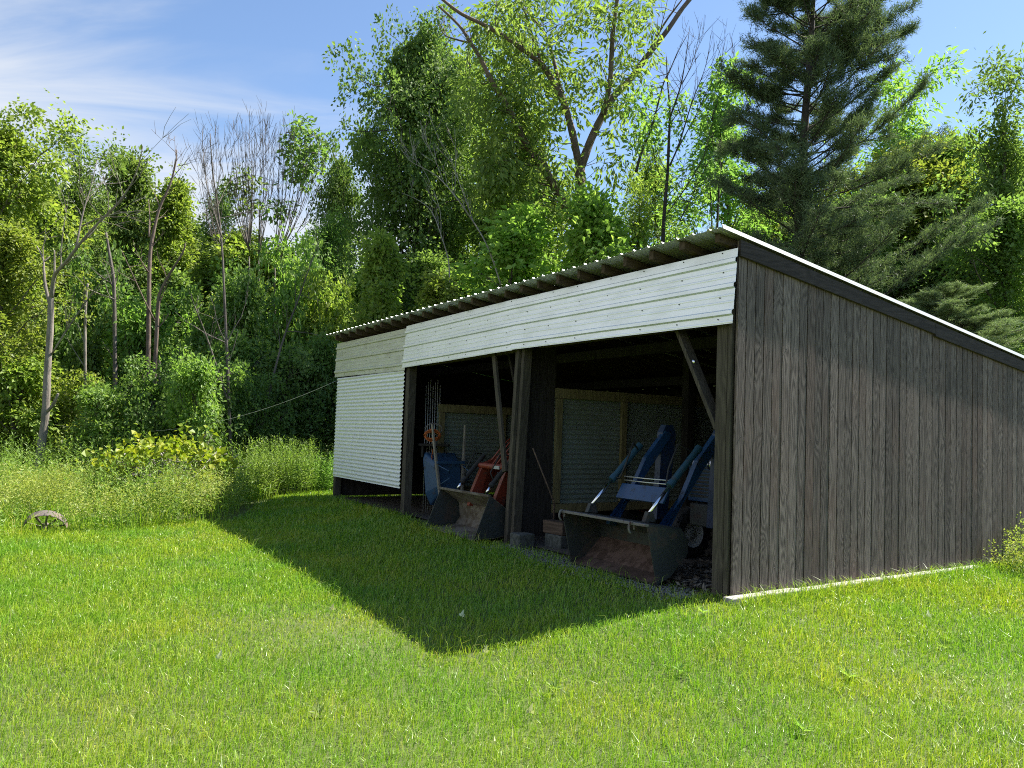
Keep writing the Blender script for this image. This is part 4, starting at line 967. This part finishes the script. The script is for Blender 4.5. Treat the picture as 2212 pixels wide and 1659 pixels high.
# ------------------------------------------------------------------ the white pine
def pine(seed, Y):
    r = np.random.default_rng(seed); tm, cm = MB(), MB()
    foot = at(1713, 640, Y); foot[2] = 0
    H = at(1760, -120, Y)[2]
    k = 12; zz = np.linspace(0, H, k)
    TP = np.column_stack([.9 * (zz / H) ** 1.3 * .55 + r.normal(size=k) * .03, r.normal(size=k) * .03, zz])
    tm.tube(TP, .19 * (1 - zz / (H * 1.02)) ** .75 + .012, 10)
    tb_, td_ = [], []
    z = 2.4
    while z < H - .1:
        f = z / H; nb = 6 if f < .85 else 5
        for i in range(nb):
            az = r.uniform(0, 2 * PI); right = math.cos(az)
            prof = np.interp(f, [0, .2, .34, .45, .58, .68, .80, .9, 1], [2.2, 2.5, 2.6, 2.35, 2.3, 2.15, 1.85, 1.4, .6])
            ln = prof * r.uniform(.45, 1.22) * (1 + .30 * max(0, right) - .12 * max(0, -right))
            if .20 < f < .37 and right > .55: ln *= 1.45
            el = r.uniform(-.22, .48) + .55 * max(0, f - .45)
            d = np.array([math.cos(az) * math.cos(el), math.sin(az) * math.cos(el), math.sin(el)])
            p = np.array([np.interp(z, zz, TP[:, 0]), np.interp(z, zz, TP[:, 1]), z + r.uniform(-.12, .12)])
            P, dl = wander(p, d, ln, 6, r, .07, .045)
            tm.tube(P, np.linspace(.035 * (1 - f * .5), .008, 7), 5, cap=False)
            for j in range(int(9 + ln * 8)):
                t = r.uniform(.22, 1) ** .8 * 6; i0 = min(5, int(t)); q = P[i0] + (P[i0 + 1] - P[i0]) * (t - i0)
                sdv = norm(np.cross(dl, [0, 0, 1.])) * r.choice([-1, 1]); d2 = norm(dl * .8 + sdv * r.uniform(.3, 1.3) + np.array([0, 0, r.uniform(-.25, .55)])); l2 = r.uniform(.25, .6) * (1.15 - .5 * t / 6) * min(1, ln / 1.6)
                P2, d3 = wander(q, d2, l2, 2, r, .08, .06); tm.tube(P2, [.009, .006, .004], 3, cap=False)
                for s_ in (.35, .7, 1.0):
                    tb_.append(q + (P2[-1] - q) * s_); td_.append(d3)
            tb_.append(P[-1]); td_.append(dl)
        z += r.uniform(.26, .40) * (1 if f < .7 else .75)
    tb_ = np.array(tb_); td_ = np.array(td_); n = 17
    c = np.repeat(tb_, n, 0) + r.normal(size=(len(tb_) * n, 3)) * .05; d = np.repeat(td_, n, 0)
    d = norm(d * .5 + r.normal(size=c.shape) * .62 + np.array([0, 0, .12]))
    s = r.uniform(.8, 1.3, len(c)); sdv = norm(np.cross(d, r.normal(size=c.shape))); ln = (.135 * s)[:, None]
    V = np.stack([c - sdv * .008, c + sdv * .008, c + d * ln], 1).reshape(-1, 3)
    cm.add(V, None, np.arange(len(V)).reshape(-1, 3))
    root = empty('white_pine', foot, 0, 'tall dark green pine with tiered feathery boughs behind the shed roof', 'tree')
    tm.build('trunk', MT['barkd'], root, smooth=True); cm.build('crown', MT['needle'], root)
    return root
pn = pine(21, 18.5)
p2 = dup(pn); p2.location = tuple(at(2010, 700, 17.0) * [1, 1, 0]); p2.scale = (.80, .80, .36); p2.rotation_euler = (0, 0, .35)
for ch in p2.children:
    if ch.name.startswith('crown'): ch.material_slots[0].link = 'OBJECT'; ch.material_slots[0].material = MT['needle_sunlit']
tag(p2, 'lower broad pine with pale lit boughs just right of the tall pine', 'tree')

# ------------------------------------------------------------------ leafy trees, near to far
G1 = 'leafy trees closing the forest behind the weeds'
place('bigmaple', 928, 88, 37, 300, 'big dense dark green maple towering left of the forked tree', rz=1.0)
place('mapleA', 985, 130, 39, 190, 'yellowish topped maple growing into the right side of the dark maple', mat='leaf_yel')
for args in (
    ('mapleA', 0, 265, 24, 250, 'tall mid green maple at the far left edge', None),
    ('mapleC', 92, 345, 28, 190, 'leafy maple behind the pale bare tree', None),
    ('ashA', 190, 325, 27, 170, 'loose crowned ash behind the top of the pale bare tree', 'leaf_mid'),
    ('mapleB', 285, 330, 30, 180, 'leafy maple behind the slim pale snag', None),
    ('mapleC', 372, 362, 29, 190, 'yellow green maple behind the twin trunks', 'leaf_yel'),
    ('mapleB', 30, 470, 20.5, 200, 'yellow green maple low at the left edge before the taller one', 'leaf_yel'),
    ('ashB', 455, 392, 33, 120, 'slim grey green tree between the twin trunks and the twiggy fans', 'leaf_mid'),
    ('mapleA', 520, 505, 30, 200, 'yellowish maple behind the left twiggy fan', 'leaf_yel'),
    ('mapleC', 605, 520, 31, 170, 'mid green maple behind the middle twiggy fan', None),
    ('ashB', 690, 455, 32, 150, 'green ash behind the right twiggy fan', None),
    ('mapleA', 742, 350, 40, 120, 'small dark maple at the left foot of the dense dark maple', 'leaf_dark'),
    ('sapling', 828, 492, 24.0, 190, 'bright green maple sapling before the dark maple, left of the shed roof', 'leaf_lime'),
    ('ashA', 1085, 300, 35, 300, 'bright ash filling the gap behind the left limb of the forked tree', None),
    ('ashB', 1200, 330, 36, 260, 'ash behind the fork of the forked tree', 'leaf_bri'),
    ('ashA', 1385, 410, 27.5, 130, 'bright young ash just right of the forked trunk', 'leaf_lime'),
    ('sapling', 1110, 440, 24.2, 300, 'bright sapling above the middle of the shed roof, left of the forked trunk', 'leaf_lime'),
    ('sapling', 1290, 395, 23.3, 270, 'bright sapling at the foot of the forked trunk', 'leaf_lime'),
    ('sapling', 960, 590, 22.8, 190, 'yellowish sapling above the left half of the shed roof', 'leaf_yel'),
    ('ashB', 1440, 330, 33, 190, 'thin far ash behind the half bare tree', 'leaf_bri'),
    ('ashB', 1600, 230, 29, 240, 'pale ash partly hidden by the left side of the pine', 'leaf_bri'),
    ('ashA', 1960, 195, 29, 250, 'light green ash rising behind the right side of the pine', 'leaf_bri'),
    ('mapleA', 1935, 330, 27, 300, 'yellow green maple right of the pine', 'leaf_yel'),
    ('mapleB', 2060, 290, 27, 230, 'bright leafy tree between the pine and the right edge', 'leaf_bri'),
    ('ashA', 2158, 190, 23, 210, 'dark slender ash standing tall near the right edge', 'leaf_mid'),
    ('mapleA', 2230, 330, 25, 260, 'mid green maple cut by the right edge', 'leaf_bri'),
    ('mapleB', 2150, 440, 21, 230, 'dark leafy tree low at the right edge behind the barge board', 'leaf_mid'),
    ('mapleB', 1830, 430, 26, 260, 'dark green tree in the shade behind the pine', 'leaf_mid'),
    ('ashB', 2330, 300, 26, 260, 'ash just beyond the right edge of the view', None),
    ('sapling', 2120, 690, 19.5, 110, 'small bright sapling peeping over the right end of the roof', None)):
    place(args[0], args[1], args[2], args[3], args[4], args[5], mat=args[6])
far_l = 'leafy tree in the dense mass of the forest far behind the weeds'
for i, x in enumerate(np.linspace(-150, 730, 20)):
    yt = np.interp(x, [-150, 0, 200, 420, 470, 560, 700, 740], [330, 360, 430, 440, 520, 590, 560, 470]) + rng.uniform(0, 60)
    place(['mapleA', 'mapleC', 'ashB', 'mapleB'][i % 4], float(x + rng.uniform(-15, 15)), float(yt), float(rng.uniform(35, 46)), float(rng.uniform(170, 230)), far_l, group=G1, mat=['leaf_mid', 'leaf_mid', 'leaf_yel'][i % 3])
for i, x in enumerate(np.linspace(-120, 700, 15)):
    yt = 520 + rng.uniform(0, 110)
    place(['mapleB', 'sapling', 'mapleC', 'ashA'][i % 4], float(x + rng.uniform(-15, 15)), float(yt), float(rng.uniform(26, 31)), float(rng.uniform(170, 230)), 'low leafy tree under the taller crowns of the left forest', group='low trees under the taller crowns of the left forest', mat=['leaf_mid', 'leaf_bri', 'leaf_mid'][i % 3])
for i, x in enumerate(np.linspace(820, 1560, 9)):
    place(['sapling', 'mapleB'][i % 2], float(x), float(565 + rng.uniform(-20, 30)), float(rng.uniform(27, 33)), float(rng.uniform(170, 240)), 'low leafy tree in the row just showing over the shed roof', group='low trees showing over the shed roof', mat=['leaf_bri', 'leaf_mid', 'leaf_bri'][i % 3])
for i, x in enumerate(np.linspace(1640, 2260, 8)):
    place(['mapleA', 'mapleB'][i % 2], float(x), float(470 + rng.uniform(-40, 60)), float(rng.uniform(28, 36)), float(rng.uniform(200, 260)), 'leafy tree in the shaded row behind the pine and the gable', group='trees in the shaded row behind the gable', mat=['leaf_yel', 'leaf_mid'][i % 2])
for i, x in enumerate(np.linspace(-110, 735, 21)):
    yt = np.interp(x, [-110, 100, 250, 420, 600, 735], [690, 760, 780, 760, 760, 740]) + rng.uniform(-60, 70)
    place(['shrubA', 'shrubB', 'sapling'][i % 3], float(x + rng.uniform(-12, 12)), float(yt), float(rng.uniform(23.2, 26.5)), float(rng.uniform(110, 190)), 'leafy shrub at the forest foot behind the weed strip', 'shrub', group='shrubs at the forest foot', mat=['leaf_mid', 'leaf_bri', 'leaf_mid', 'leaf_mid', 'leaf_yel'][i % 5], name='shrub')
for i, (x, yt, Yd, wd, lb, mt) in enumerate((
    (240, 850, 19.6, 150, 'bright shrub hiding the foot of the dark grey bare trunk', 'leaf_bri'), (330, 830, 20.2, 170, 'mid green shrub hiding the feet of the twin trunks', 'leaf_mid'), (420, 800, 19.4, 170, 'bright shrub between the twin trunks and the thin dark bare tree', 'leaf_bri'), (500, 840, 21.0, 140, 'mid green shrub beneath the leaning dark stem', 'leaf_mid'), (300, 690, 24.0, 200, 'leafy young tree behind the twin trunks at middle height', 'leaf_bri'), (205, 640, 24.5, 170, 'leafy young tree behind the slim pale snag at middle height', 'leaf_mid'), (520, 650, 24.2, 190, 'leafy young tree behind the thin dark bare tree at middle height', 'leaf_mid'), (640, 640, 25.5, 200, 'leafy young tree below the right twiggy fan', 'leaf_bri'),
    (15, 790, 20.5, 220, 'yellow green shrub left of the pale bare trunk', 'leaf_yel'), (165, 850, 21.5, 190, 'yellow green shrub just right of the pale bare trunk', 'leaf_yel'),
    (650, 800, 23.2, 190, 'dark shrub shaded beside the left end of the shed', 'leaf_mid'), (560, 865, 21.5, 130, 'olive shrub behind the brush pile', 'leaf_mid'), (705, 770, 24, 140, 'dark leafy shrub touching the shed corner', 'leaf_mid'))):
    place(['shrubA', 'shrubB'][i % 2], x, yt, Yd, wd, lb, 'shrub', mat=mt, name='shrub')

# ------------------------------------------------------------------ weeds
def inpoly(px, py, poly):
    ins = np.zeros(len(px), bool); n = len(poly)
    for i in range(n):
        x0, y0 = poly[i]; x1, y1 = poly[(i + 1) % n]
        c = ((y0 > py) != (y1 > py)) & (px < (x1 - x0) * (py - y0) / (y1 - y0 + 1e-12) + x0); ins ^= c
    return ins
WEED = [(-24, 10.6), (-8.4, 10.3), (-7.4, 10.9), (-7.0, 11.9), (-6.1, 12.5), (-5.05, 13.9), (-5.3, 16.5), (-5.2, 18.6), (-4.6, 20.2), (-3.4, 21.5), (-2, 24), (-2, 27), (-28, 27)]
def sample(poly, n):
    pl = np.array(poly); lo, hi = pl.min(0), pl.max(0); p = rng.uniform(lo, hi, (n * 3, 2)); p = p[inpoly(p[:, 0], p[:, 1], poly)]
    return p[:n]
def view_ok(p, m=1.5): return np.abs(p[:, 0]) < p[:, 1] * .70 + m
def lance_weeds(mb, p, h0, h1, nl, Ln, Wd, ground=True):
    n = len(p); h = rng.uniform(h0, h1, n); ln_ = rng.normal(size=(n, 2)) * .10
    base = np.column_stack([p, (gz(p[:, 0], p[:, 1]) if ground else np.zeros(n)) - .01]); top = base + np.column_stack([ln_ * h[:, None], h])
    for ax in ((1, 0, 0), (0, 1, 0)):
        w = np.array(ax) * .004
        V = np.stack([base - w, base + w, top + w * .4, top - w * .4], 1).reshape(-1, 3); mb.add(V, np.arange(n * 4).reshape(-1, 4))
    t = np.tile(np.linspace(.18, 1.0, nl), n); st = np.repeat(base, nl, 0) + (np.repeat(top - base, nl, 0)) * t[:, None]
    az = np.tile(np.arange(nl) * 2.4, n) + np.repeat(rng.uniform(0, 6.28, n), nl); el = rng.uniform(-.3, .5, n * nl) + .5 * t
    d = np.column_stack([np.cos(az) * np.cos(el), np.sin(az) * np.cos(el), np.sin(el)])
    nr = norm(np.array([0, 0, 1.]) + rng.normal(size=d.shape) * .3); s = rng.uniform(.6, 1.2, n * nl) * (1.15 - .5 * t)
    add_leaves(mb, st, d, nr, Ln * s, Wd * s)
p = sample(WEED, 8200); p = p[view_ok(p)]
dist_in = np.clip((p[:, 1] - 12.5) / 3.0, 0, 1)
mb = MB(); far = p[:, 1] > 13.4
hn = .45 + .30 * np.sin(p[:, 0] * 1.3 + p[:, 1] * .6) * .6
nw = np.hypot(p[:, 0] - iw[0] + .05, (p[:, 1] - iw[1] + .35) * .8) > .32; p = p[nw]; far = far[nw]
lance_weeds(mb, p[far & (p[:, 1] < 17)], .5, 1.15, 18, .14, .034)
lance_weeds(mb, p[far & (p[:, 1] >= 17)], .75, 1.4, 18, .15, .036)
lance_weeds(mb, p[~far], .25, .62, 13, .10, .024)
tag(mb.build('weeds', MT['weed']), 'tall leafy goldenrod weeds filling the strip between lawn and forest', 'weeds', kind='stuff')
# frothy bedstraw in the front of the strip
FR = [(-12, 10.7), (-8.2, 10.5), (-7.3, 11.0), (-6.9, 12.0), (-6.0, 12.7), (-5.05, 14.0), (-5.3, 15.5), (-7.5, 16.2), (-12, 15.5)]
p = sample(FR, 1500); p = p[view_ok(p)]
mb = MB(); c = np.column_stack([p, rng.uniform(.12, .62, len(p)) * np.clip(.35 + (p[:, 1] - 10.5) * .25, .4, 1)])
keep = (np.hypot(p[:, 0] - iw[0] + .05, (p[:, 1] - iw[1] + .35) * .8) > .6) & ((np.sin(p[:, 0] * 2.1 + 1) + np.sin(p[:, 1] * 1.7 + p[:, 0])) > -.35); c = c[keep]
sprays(mb, c, norm(rng.normal(size=c.shape) + np.array([0, 0, .8])), 44, .36, .26, .042, .018, 0)
tag(mb.build('bedstraw', MT['froth']), 'frothy yellow green bedstraw along the lawn edge', 'weeds', kind='stuff')
# wild clump against the gable at the right edge
for i, (px, py, Yd, h, lb) in enumerate(((2165, 1240, 9.4, .42, 'low flowering weed clump at the near end of the gable weeds'), (2205, 1210, 10.0, .62, 'taller yellow flowering weed clump at the right edge against the gable'), (2120, 1245, 9.55, .26, 'small leafy weed tuft where the pale footing ends'))):
    g_ = gnd(px, py + 30); a_, b_ = shed_ab(g_); g_ = S(-.42 - .1 * i, 4.75 + [.3, 1.1, -.15][i])
    root = empty('weed_clump', g_, 0, lb, 'weed')
    n = [26, 34, 18][i]; mb = MB(); pp = rng.normal(size=(n, 2)) * [.20, .30, .14][i]; lance_weeds(mb, pp, h * .5, h, 10, .07, .026, False); mb.build('foliage', MT['weed'], root)
    mb = MB(); c = np.column_stack([rng.normal(size=(n * 2, 2)) * [.2, .3, .14][i], rng.uniform(h * .55, h * 1.08, n * 2)]); sprays(mb, c, norm(rng.normal(size=c.shape) + np.array([0, 0, 1.])), 14, .13, .07, .032, .02, 0); mb.build('blossom', MT['froth'], root)
for x, y, r_, h, lb in ((545, 1076, .60, 1.05, 'goldenrod clump at the shaded inner corner of the weed strip, nearest the lawn'), (610, 1064, .85, 1.35, 'tall rounded goldenrod clump in the shadow left of the shed'), (680, 1060, .60, 1.0, 'goldenrod clump closest to the far end of the shed')):
    g_ = gnd(x, y); root = empty('goldenrod_clump', g_, 0, lb, 'weed'); mb = MB(); n = int(260 * r_); aa = rng.uniform(0, 6.28, n); rr = np.sqrt(rng.uniform(0, 1, n)) * r_
    pp = np.column_stack([rr * np.cos(aa), rr * np.sin(aa)]); lance_weeds(mb, pp, h * .6, h, 20, .13, .028, False); mb.build('foliage', MT['weed'], root)
# brush pile under grapevine
bp_ = at(365, 1000, 16.2); bp_[2] = 0
mb = MB()
for i in range(70):
    a0 = rng.uniform(0, 6.28); c = np.array([rng.normal() * .55, rng.normal() * .35, rng.uniform(.35, .85)]); ln = rng.uniform(.5, 1.3)
    d = norm(np.array([math.cos(a0), math.sin(a0) * .6, rng.uniform(-.5, .4)])); P, _ = wander(c - d * ln / 2, d, ln, 6, rng, .22, -.04); P[:, 2] = np.maximum(P[:, 2], .02)
    mb.tube(P, np.linspace(rng.uniform(.010, .02), .006, 7), 5)
tag(mb.build('brush_pile', MT['deadw'], smooth=True), 'pile of curved dead grey branches under the bright grapevine', 'brush pile'); bpy.data.objects['brush_pile'].location = bp_
gv = empty('grapevine', bp_, 0, 'bright yellow green grapevine draped over the dead brush pile', 'vine')
mb = MB(); c = []
for i in range(105):
    t = rng.uniform(-1, 1); c.append((t * 1.25 + rng.normal() * .1, rng.normal() * .3, .86 + .20 * math.cos(t * 2.2) + rng.normal() * .13 + (.22 if .25 < t < .45 else 0) * rng.uniform(0, 1.4)))
c = np.array(c); sprays(mb, c, norm(rng.normal(size=c.shape) + np.array([0, -.6, .6])), 8, .34, .30, .125, .12, .3); mb.build('leaves', MT['leaf_vine'], gv)
mb = MB()
for i in range(8):
    P, _ = wander((rng.uniform(-.8, .8), rng.normal() * .2, .5), (rng.normal() * .6, rng.normal() * .3, .8), 1.0, 6, rng, .25, -.1); mb.tube(P, np.linspace(.010, .005, 7), 5)
mb.build('stem', MT['bark'], gv, smooth=True)

# ------------------------------------------------------------------ lawn grass
def blades(mb, p, h, w, lean, az=None):
    n = len(p); az = rng.uniform(0, 2 * PI, n) if az is None else az
    fx = np.column_stack([np.cos(az), np.sin(az), np.zeros(n)]); face = rng.uniform(0, 2 * PI, n)
    sd_ = np.column_stack([np.cos(face), np.sin(face), np.zeros(n)]) * (w / 2)[:, None]
    b = np.column_stack([p, gz(p[:, 0], p[:, 1]) - .02]); hh = h[:, None]; z = np.array([0, 0, 1.])
    mid = b + z * hh * .6 + fx * hh * (lean * .35)[:, None]; tip = b + z * hh * (1 - .35 * lean[:, None]) + fx * hh * (lean * 1.0)[:, None]
    V = np.stack([b - sd_, b + sd_, mid + sd_ * .8, mid - sd_ * .8, tip], 1).reshape(-1, 3)
    i = np.arange(n) * 5
    mb.add(V, np.stack([i, i + 1, i + 2, i + 3], -1), np.stack([i + 3, i + 2, i + 4], -1))
def lawn_pts(n, y0, y1, pw):
    t = rng.uniform(0, 1, n); Yd = (y0 ** pw + t * (y1 ** pw - y0 ** pw)) ** (1 / pw)
    X_ = rng.uniform(-1, 1, n) * (Yd * .71 + 1.0); return np.column_stack([X_, Yd])
p = lawn_pts(600000, 2.6, 21.5, .95)
a_, b_ = shed_ab(p)
inside = (a_ > -.10) & (a_ < SHED_L) & (b_ > .02)
gravel = (a_ > .3) & (a_ < 3.9) & (b_ > -.42 - .15 * np.sin(a_ * 3)) & (b_ <= .05)
bare = (a_ > 3.9) & (a_ < 7.6) & (b_ > -.30 - .1 * np.sin(a_ * 4)) & (b_ <= .05)
weed = inpoly(p[:, 0], p[:, 1], WEED)
behind = (b_ > SHED_D)
keep = ~inside & ~(behind & (a_ < SHED_L)) & ~(weed & (p[:, 1] > 14)) & ~((gravel | bare) & (rng.uniform(size=len(p)) < .90))
p = p[keep]
n = len(p); pat = .5 + .5 * np.sin(p[:, 0] * 1.1 + np.sin(p[:, 1] * .9) * 1.5) * np.sin(p[:, 1] * 1.3 + p[:, 0] * .4)
p2_ = .5 + .5 * np.sin(p[:, 0] * 4.1 + np.sin(p[:, 1] * 3.3) * 1.7) * np.sin(p[:, 1] * 4.7 + p[:, 0] * 1.9 + 1); h = (.026 + .030 * pat + .028 * p2_ * pat + rng.gamma(1.6, .015, n)); h *= np.where(p[:, 1] > 8, 1.12, 1)
w = np.maximum(.0036, p[:, 1] * .00082) * rng.uniform(.7, 1.3, n)
lean = np.clip(rng.normal(.55, .32, n), .02, 1.25)
az = np.where(rng.uniform(size=n) < .45, rng.normal(.35, .9, n), rng.uniform(0, 2 * PI, n))
mb = MB(); blades(mb, p, h, w, lean, az)
# longer arching blades: along the footing, the front posts and scattered tufts
q = []
for _ in range(1900): q.append(S(-.175 - abs(rng.normal()) * .12, rng.uniform(-.1, 5.6))[:2])
for _ in range(500): q.append(S(rng.uniform(-.1, 8), -.35 - abs(rng.normal()) * .35)[:2])
for _ in range(500): q.append(S(rng.uniform(7.9, 11.6), -.15 - abs(rng.normal()) * .3)[:2])
for _ in range(260):
    c = lawn_pts(1, 2.9, 15, 1.0)[0]
    aa, bb = shed_ab(np.array([c]))
    if (aa[0] > -.2 and bb[0] > -.1): continue
    q += [c + rng.normal(size=2) * rng.uniform(.03, .12) for _ in range(int(rng.integers(5, 22)))]
q = np.array(q); n = len(q); blades(mb, q, rng.uniform(.10, .27, n), np.maximum(.004, q[:, 1] * .0007), rng.uniform(.3, 1.1, n))
e_ = sample(WEED, 26000); e_ = e_[view_ok(e_) & (e_[:, 1] < 18)]; n = len(e_)
blades(mb, e_, rng.uniform(.25, .60, n), np.maximum(.006, e_[:, 1] * .0008), rng.uniform(.2, .8, n))
tag(mb.build('grass', MT['grass']), 'sunlit mown lawn grass with longer tufts at the shed and weeds', 'grass', kind='stuff')

# gravel in the mouth of the right bay
mb = MB(); n = 2600; aa = rng.uniform(.25, 4.0, n); bb = -.30 + rng.normal(size=n) * .16
ok = bb < .25; aa, bb = aa[ok], bb[ok]; n = len(aa); P = CORNER + aa[:, None] * UD + bb[:, None] * WD; P[:, 2] = .004
r_ = rng.uniform(.007, .022, n)
ico = np.array([(1, 0, 0), (-1, 0, 0), (0, 1, 0), (0, -1, 0), (0, 0, 1), (0, 0, -1)], float); tri = np.array([(0, 2, 4), (2, 1, 4), (1, 3, 4), (3, 0, 4), (2, 0, 5), (1, 2, 5), (3, 1, 5), (0, 3, 5)])
V = P[:, None] + ico[None] * r_[:, None, None] * rng.uniform(.6, 1.2, (n, 6, 1)) * np.array([1, 1, .6]); V = V.reshape(-1, 3)
mb.add(V, None, (np.arange(n)[:, None, None] * 6 + tri[None]).reshape(-1, 3)); tag(mb.build('gravel', MT['stone']), 'grey gravel scattered across the mouth of the right bay', 'gravel', kind='stuff')
# wood chips and litter on the floor of the right bay
mb = MB(); n = 1500; aa = rng.uniform(.2, 1.6, n); bb = rng.uniform(-.05, 1.9, n); P = CORNER + aa[:, None] * UD + bb[:, None] * WD; P[:, 2] = rng.uniform(.02, .06, n)
add_leaves(mb, P, rng.normal(size=(n, 3)) * [1, 1, .3], norm(np.array([0, 0, 1.]) + rng.normal(size=(n, 3)) * .4), rng.uniform(.04, .10, n), rng.uniform(.02, .05, n))
tag(mb.build('leaf_litter', MT['dust']), 'dry brown leaf litter on the floor of the right bay', 'litter', kind='stuff')

# rosettes, fallen leaves
ros = None
spots = [((1735, 1580), .13, 'broad leaved lawn weed with an upright bright leaf, nearest the bottom edge of the lawn'), ((1835, 1465), .15, 'dark ragged lawn weed in the middle of the right lawn'), ((1200, 1490), .11, 'lawn weed with dark upright leaves below the shadow tip'), ((1470, 1450), .10, 'leafy lawn weed between the shadow tip and the gable'), ((2040, 1400), .12, 'lawn weed right of centre below the pale footing'), ((690, 1545), .10, 'lawn weed low on the left half of the lawn'), ((1520, 1325), .13, 'leafy weed at the foot of the near corner post')]
for (x, y), s, lb in spots:
    g_ = gnd(x, y)
    if ros is None:
        ros = empty('lawn_weed', g_, 0); mb = MB(); n = 9; az = np.arange(n) * 2.4; el = rng.uniform(.35, 1.2, n); d = np.column_stack([np.cos(az) * np.cos(el), np.sin(az) * np.cos(el), np.sin(el)])
        add_leaves(mb, np.tile([0, 0, .01], (n, 1)), d, norm(np.column_stack([-np.cos(az) * np.sin(el), -np.sin(az) * np.sin(el), np.cos(el)])), rng.uniform(.75, 1.2, n), .34, fold=.3); mb.build('leaves', MT['leaf_bri'], ros); o = ros
    else: o = dup(ros)
    o.location = (g_[0], g_[1], g_[2]); o.scale = (s * .72, s * .72, s * .62); o.rotation_euler = (0, 0, rng.uniform(0, 6)); tag(o, lb, 'weed')
fl = None
for (x, y), lb in (((1142, 1560), 'pale dead leaf standing on edge in the lawn, largest of the pale leaves'), ((995, 1345), 'pale fallen leaf left of the shadow tip'), ((715, 1330), 'pale fallen leaf on the lawn beside the long shadow edge'), ((1045, 1425), 'small pale leaf just right of the shadow tip'), ((2005, 1345), 'pale fallen leaf on the right lawn below the gable'), ((470, 1440), 'pale fallen leaf on the left lawn')):
    g_ = gnd(x, y)
    if fl is None:
        mb = MB(); n = 3; add_leaves(mb, np.array([(0, 0, 0), (.01, .01, 0), (0, -.01, .01)], float), np.array([(.3, .2, .9), (.5, -.3, .6), (-.3, .2, .7)]), np.array([(0, -1, .4), (.2, -1, .3), (-.3, -1, .2)]), np.array([.075, .04, .03]), .028); fl = mb.build('fallen_leaf', MT['pale_leaf']); o = fl
    else: o = fl.copy(); COL.objects.link(o)
    o.location = (g_[0], g_[1], g_[2] + .05); o.rotation_euler = (rng.uniform(-.3, .3), 0, rng.uniform(-.6, .6)); tag(o, lb, 'leaf')
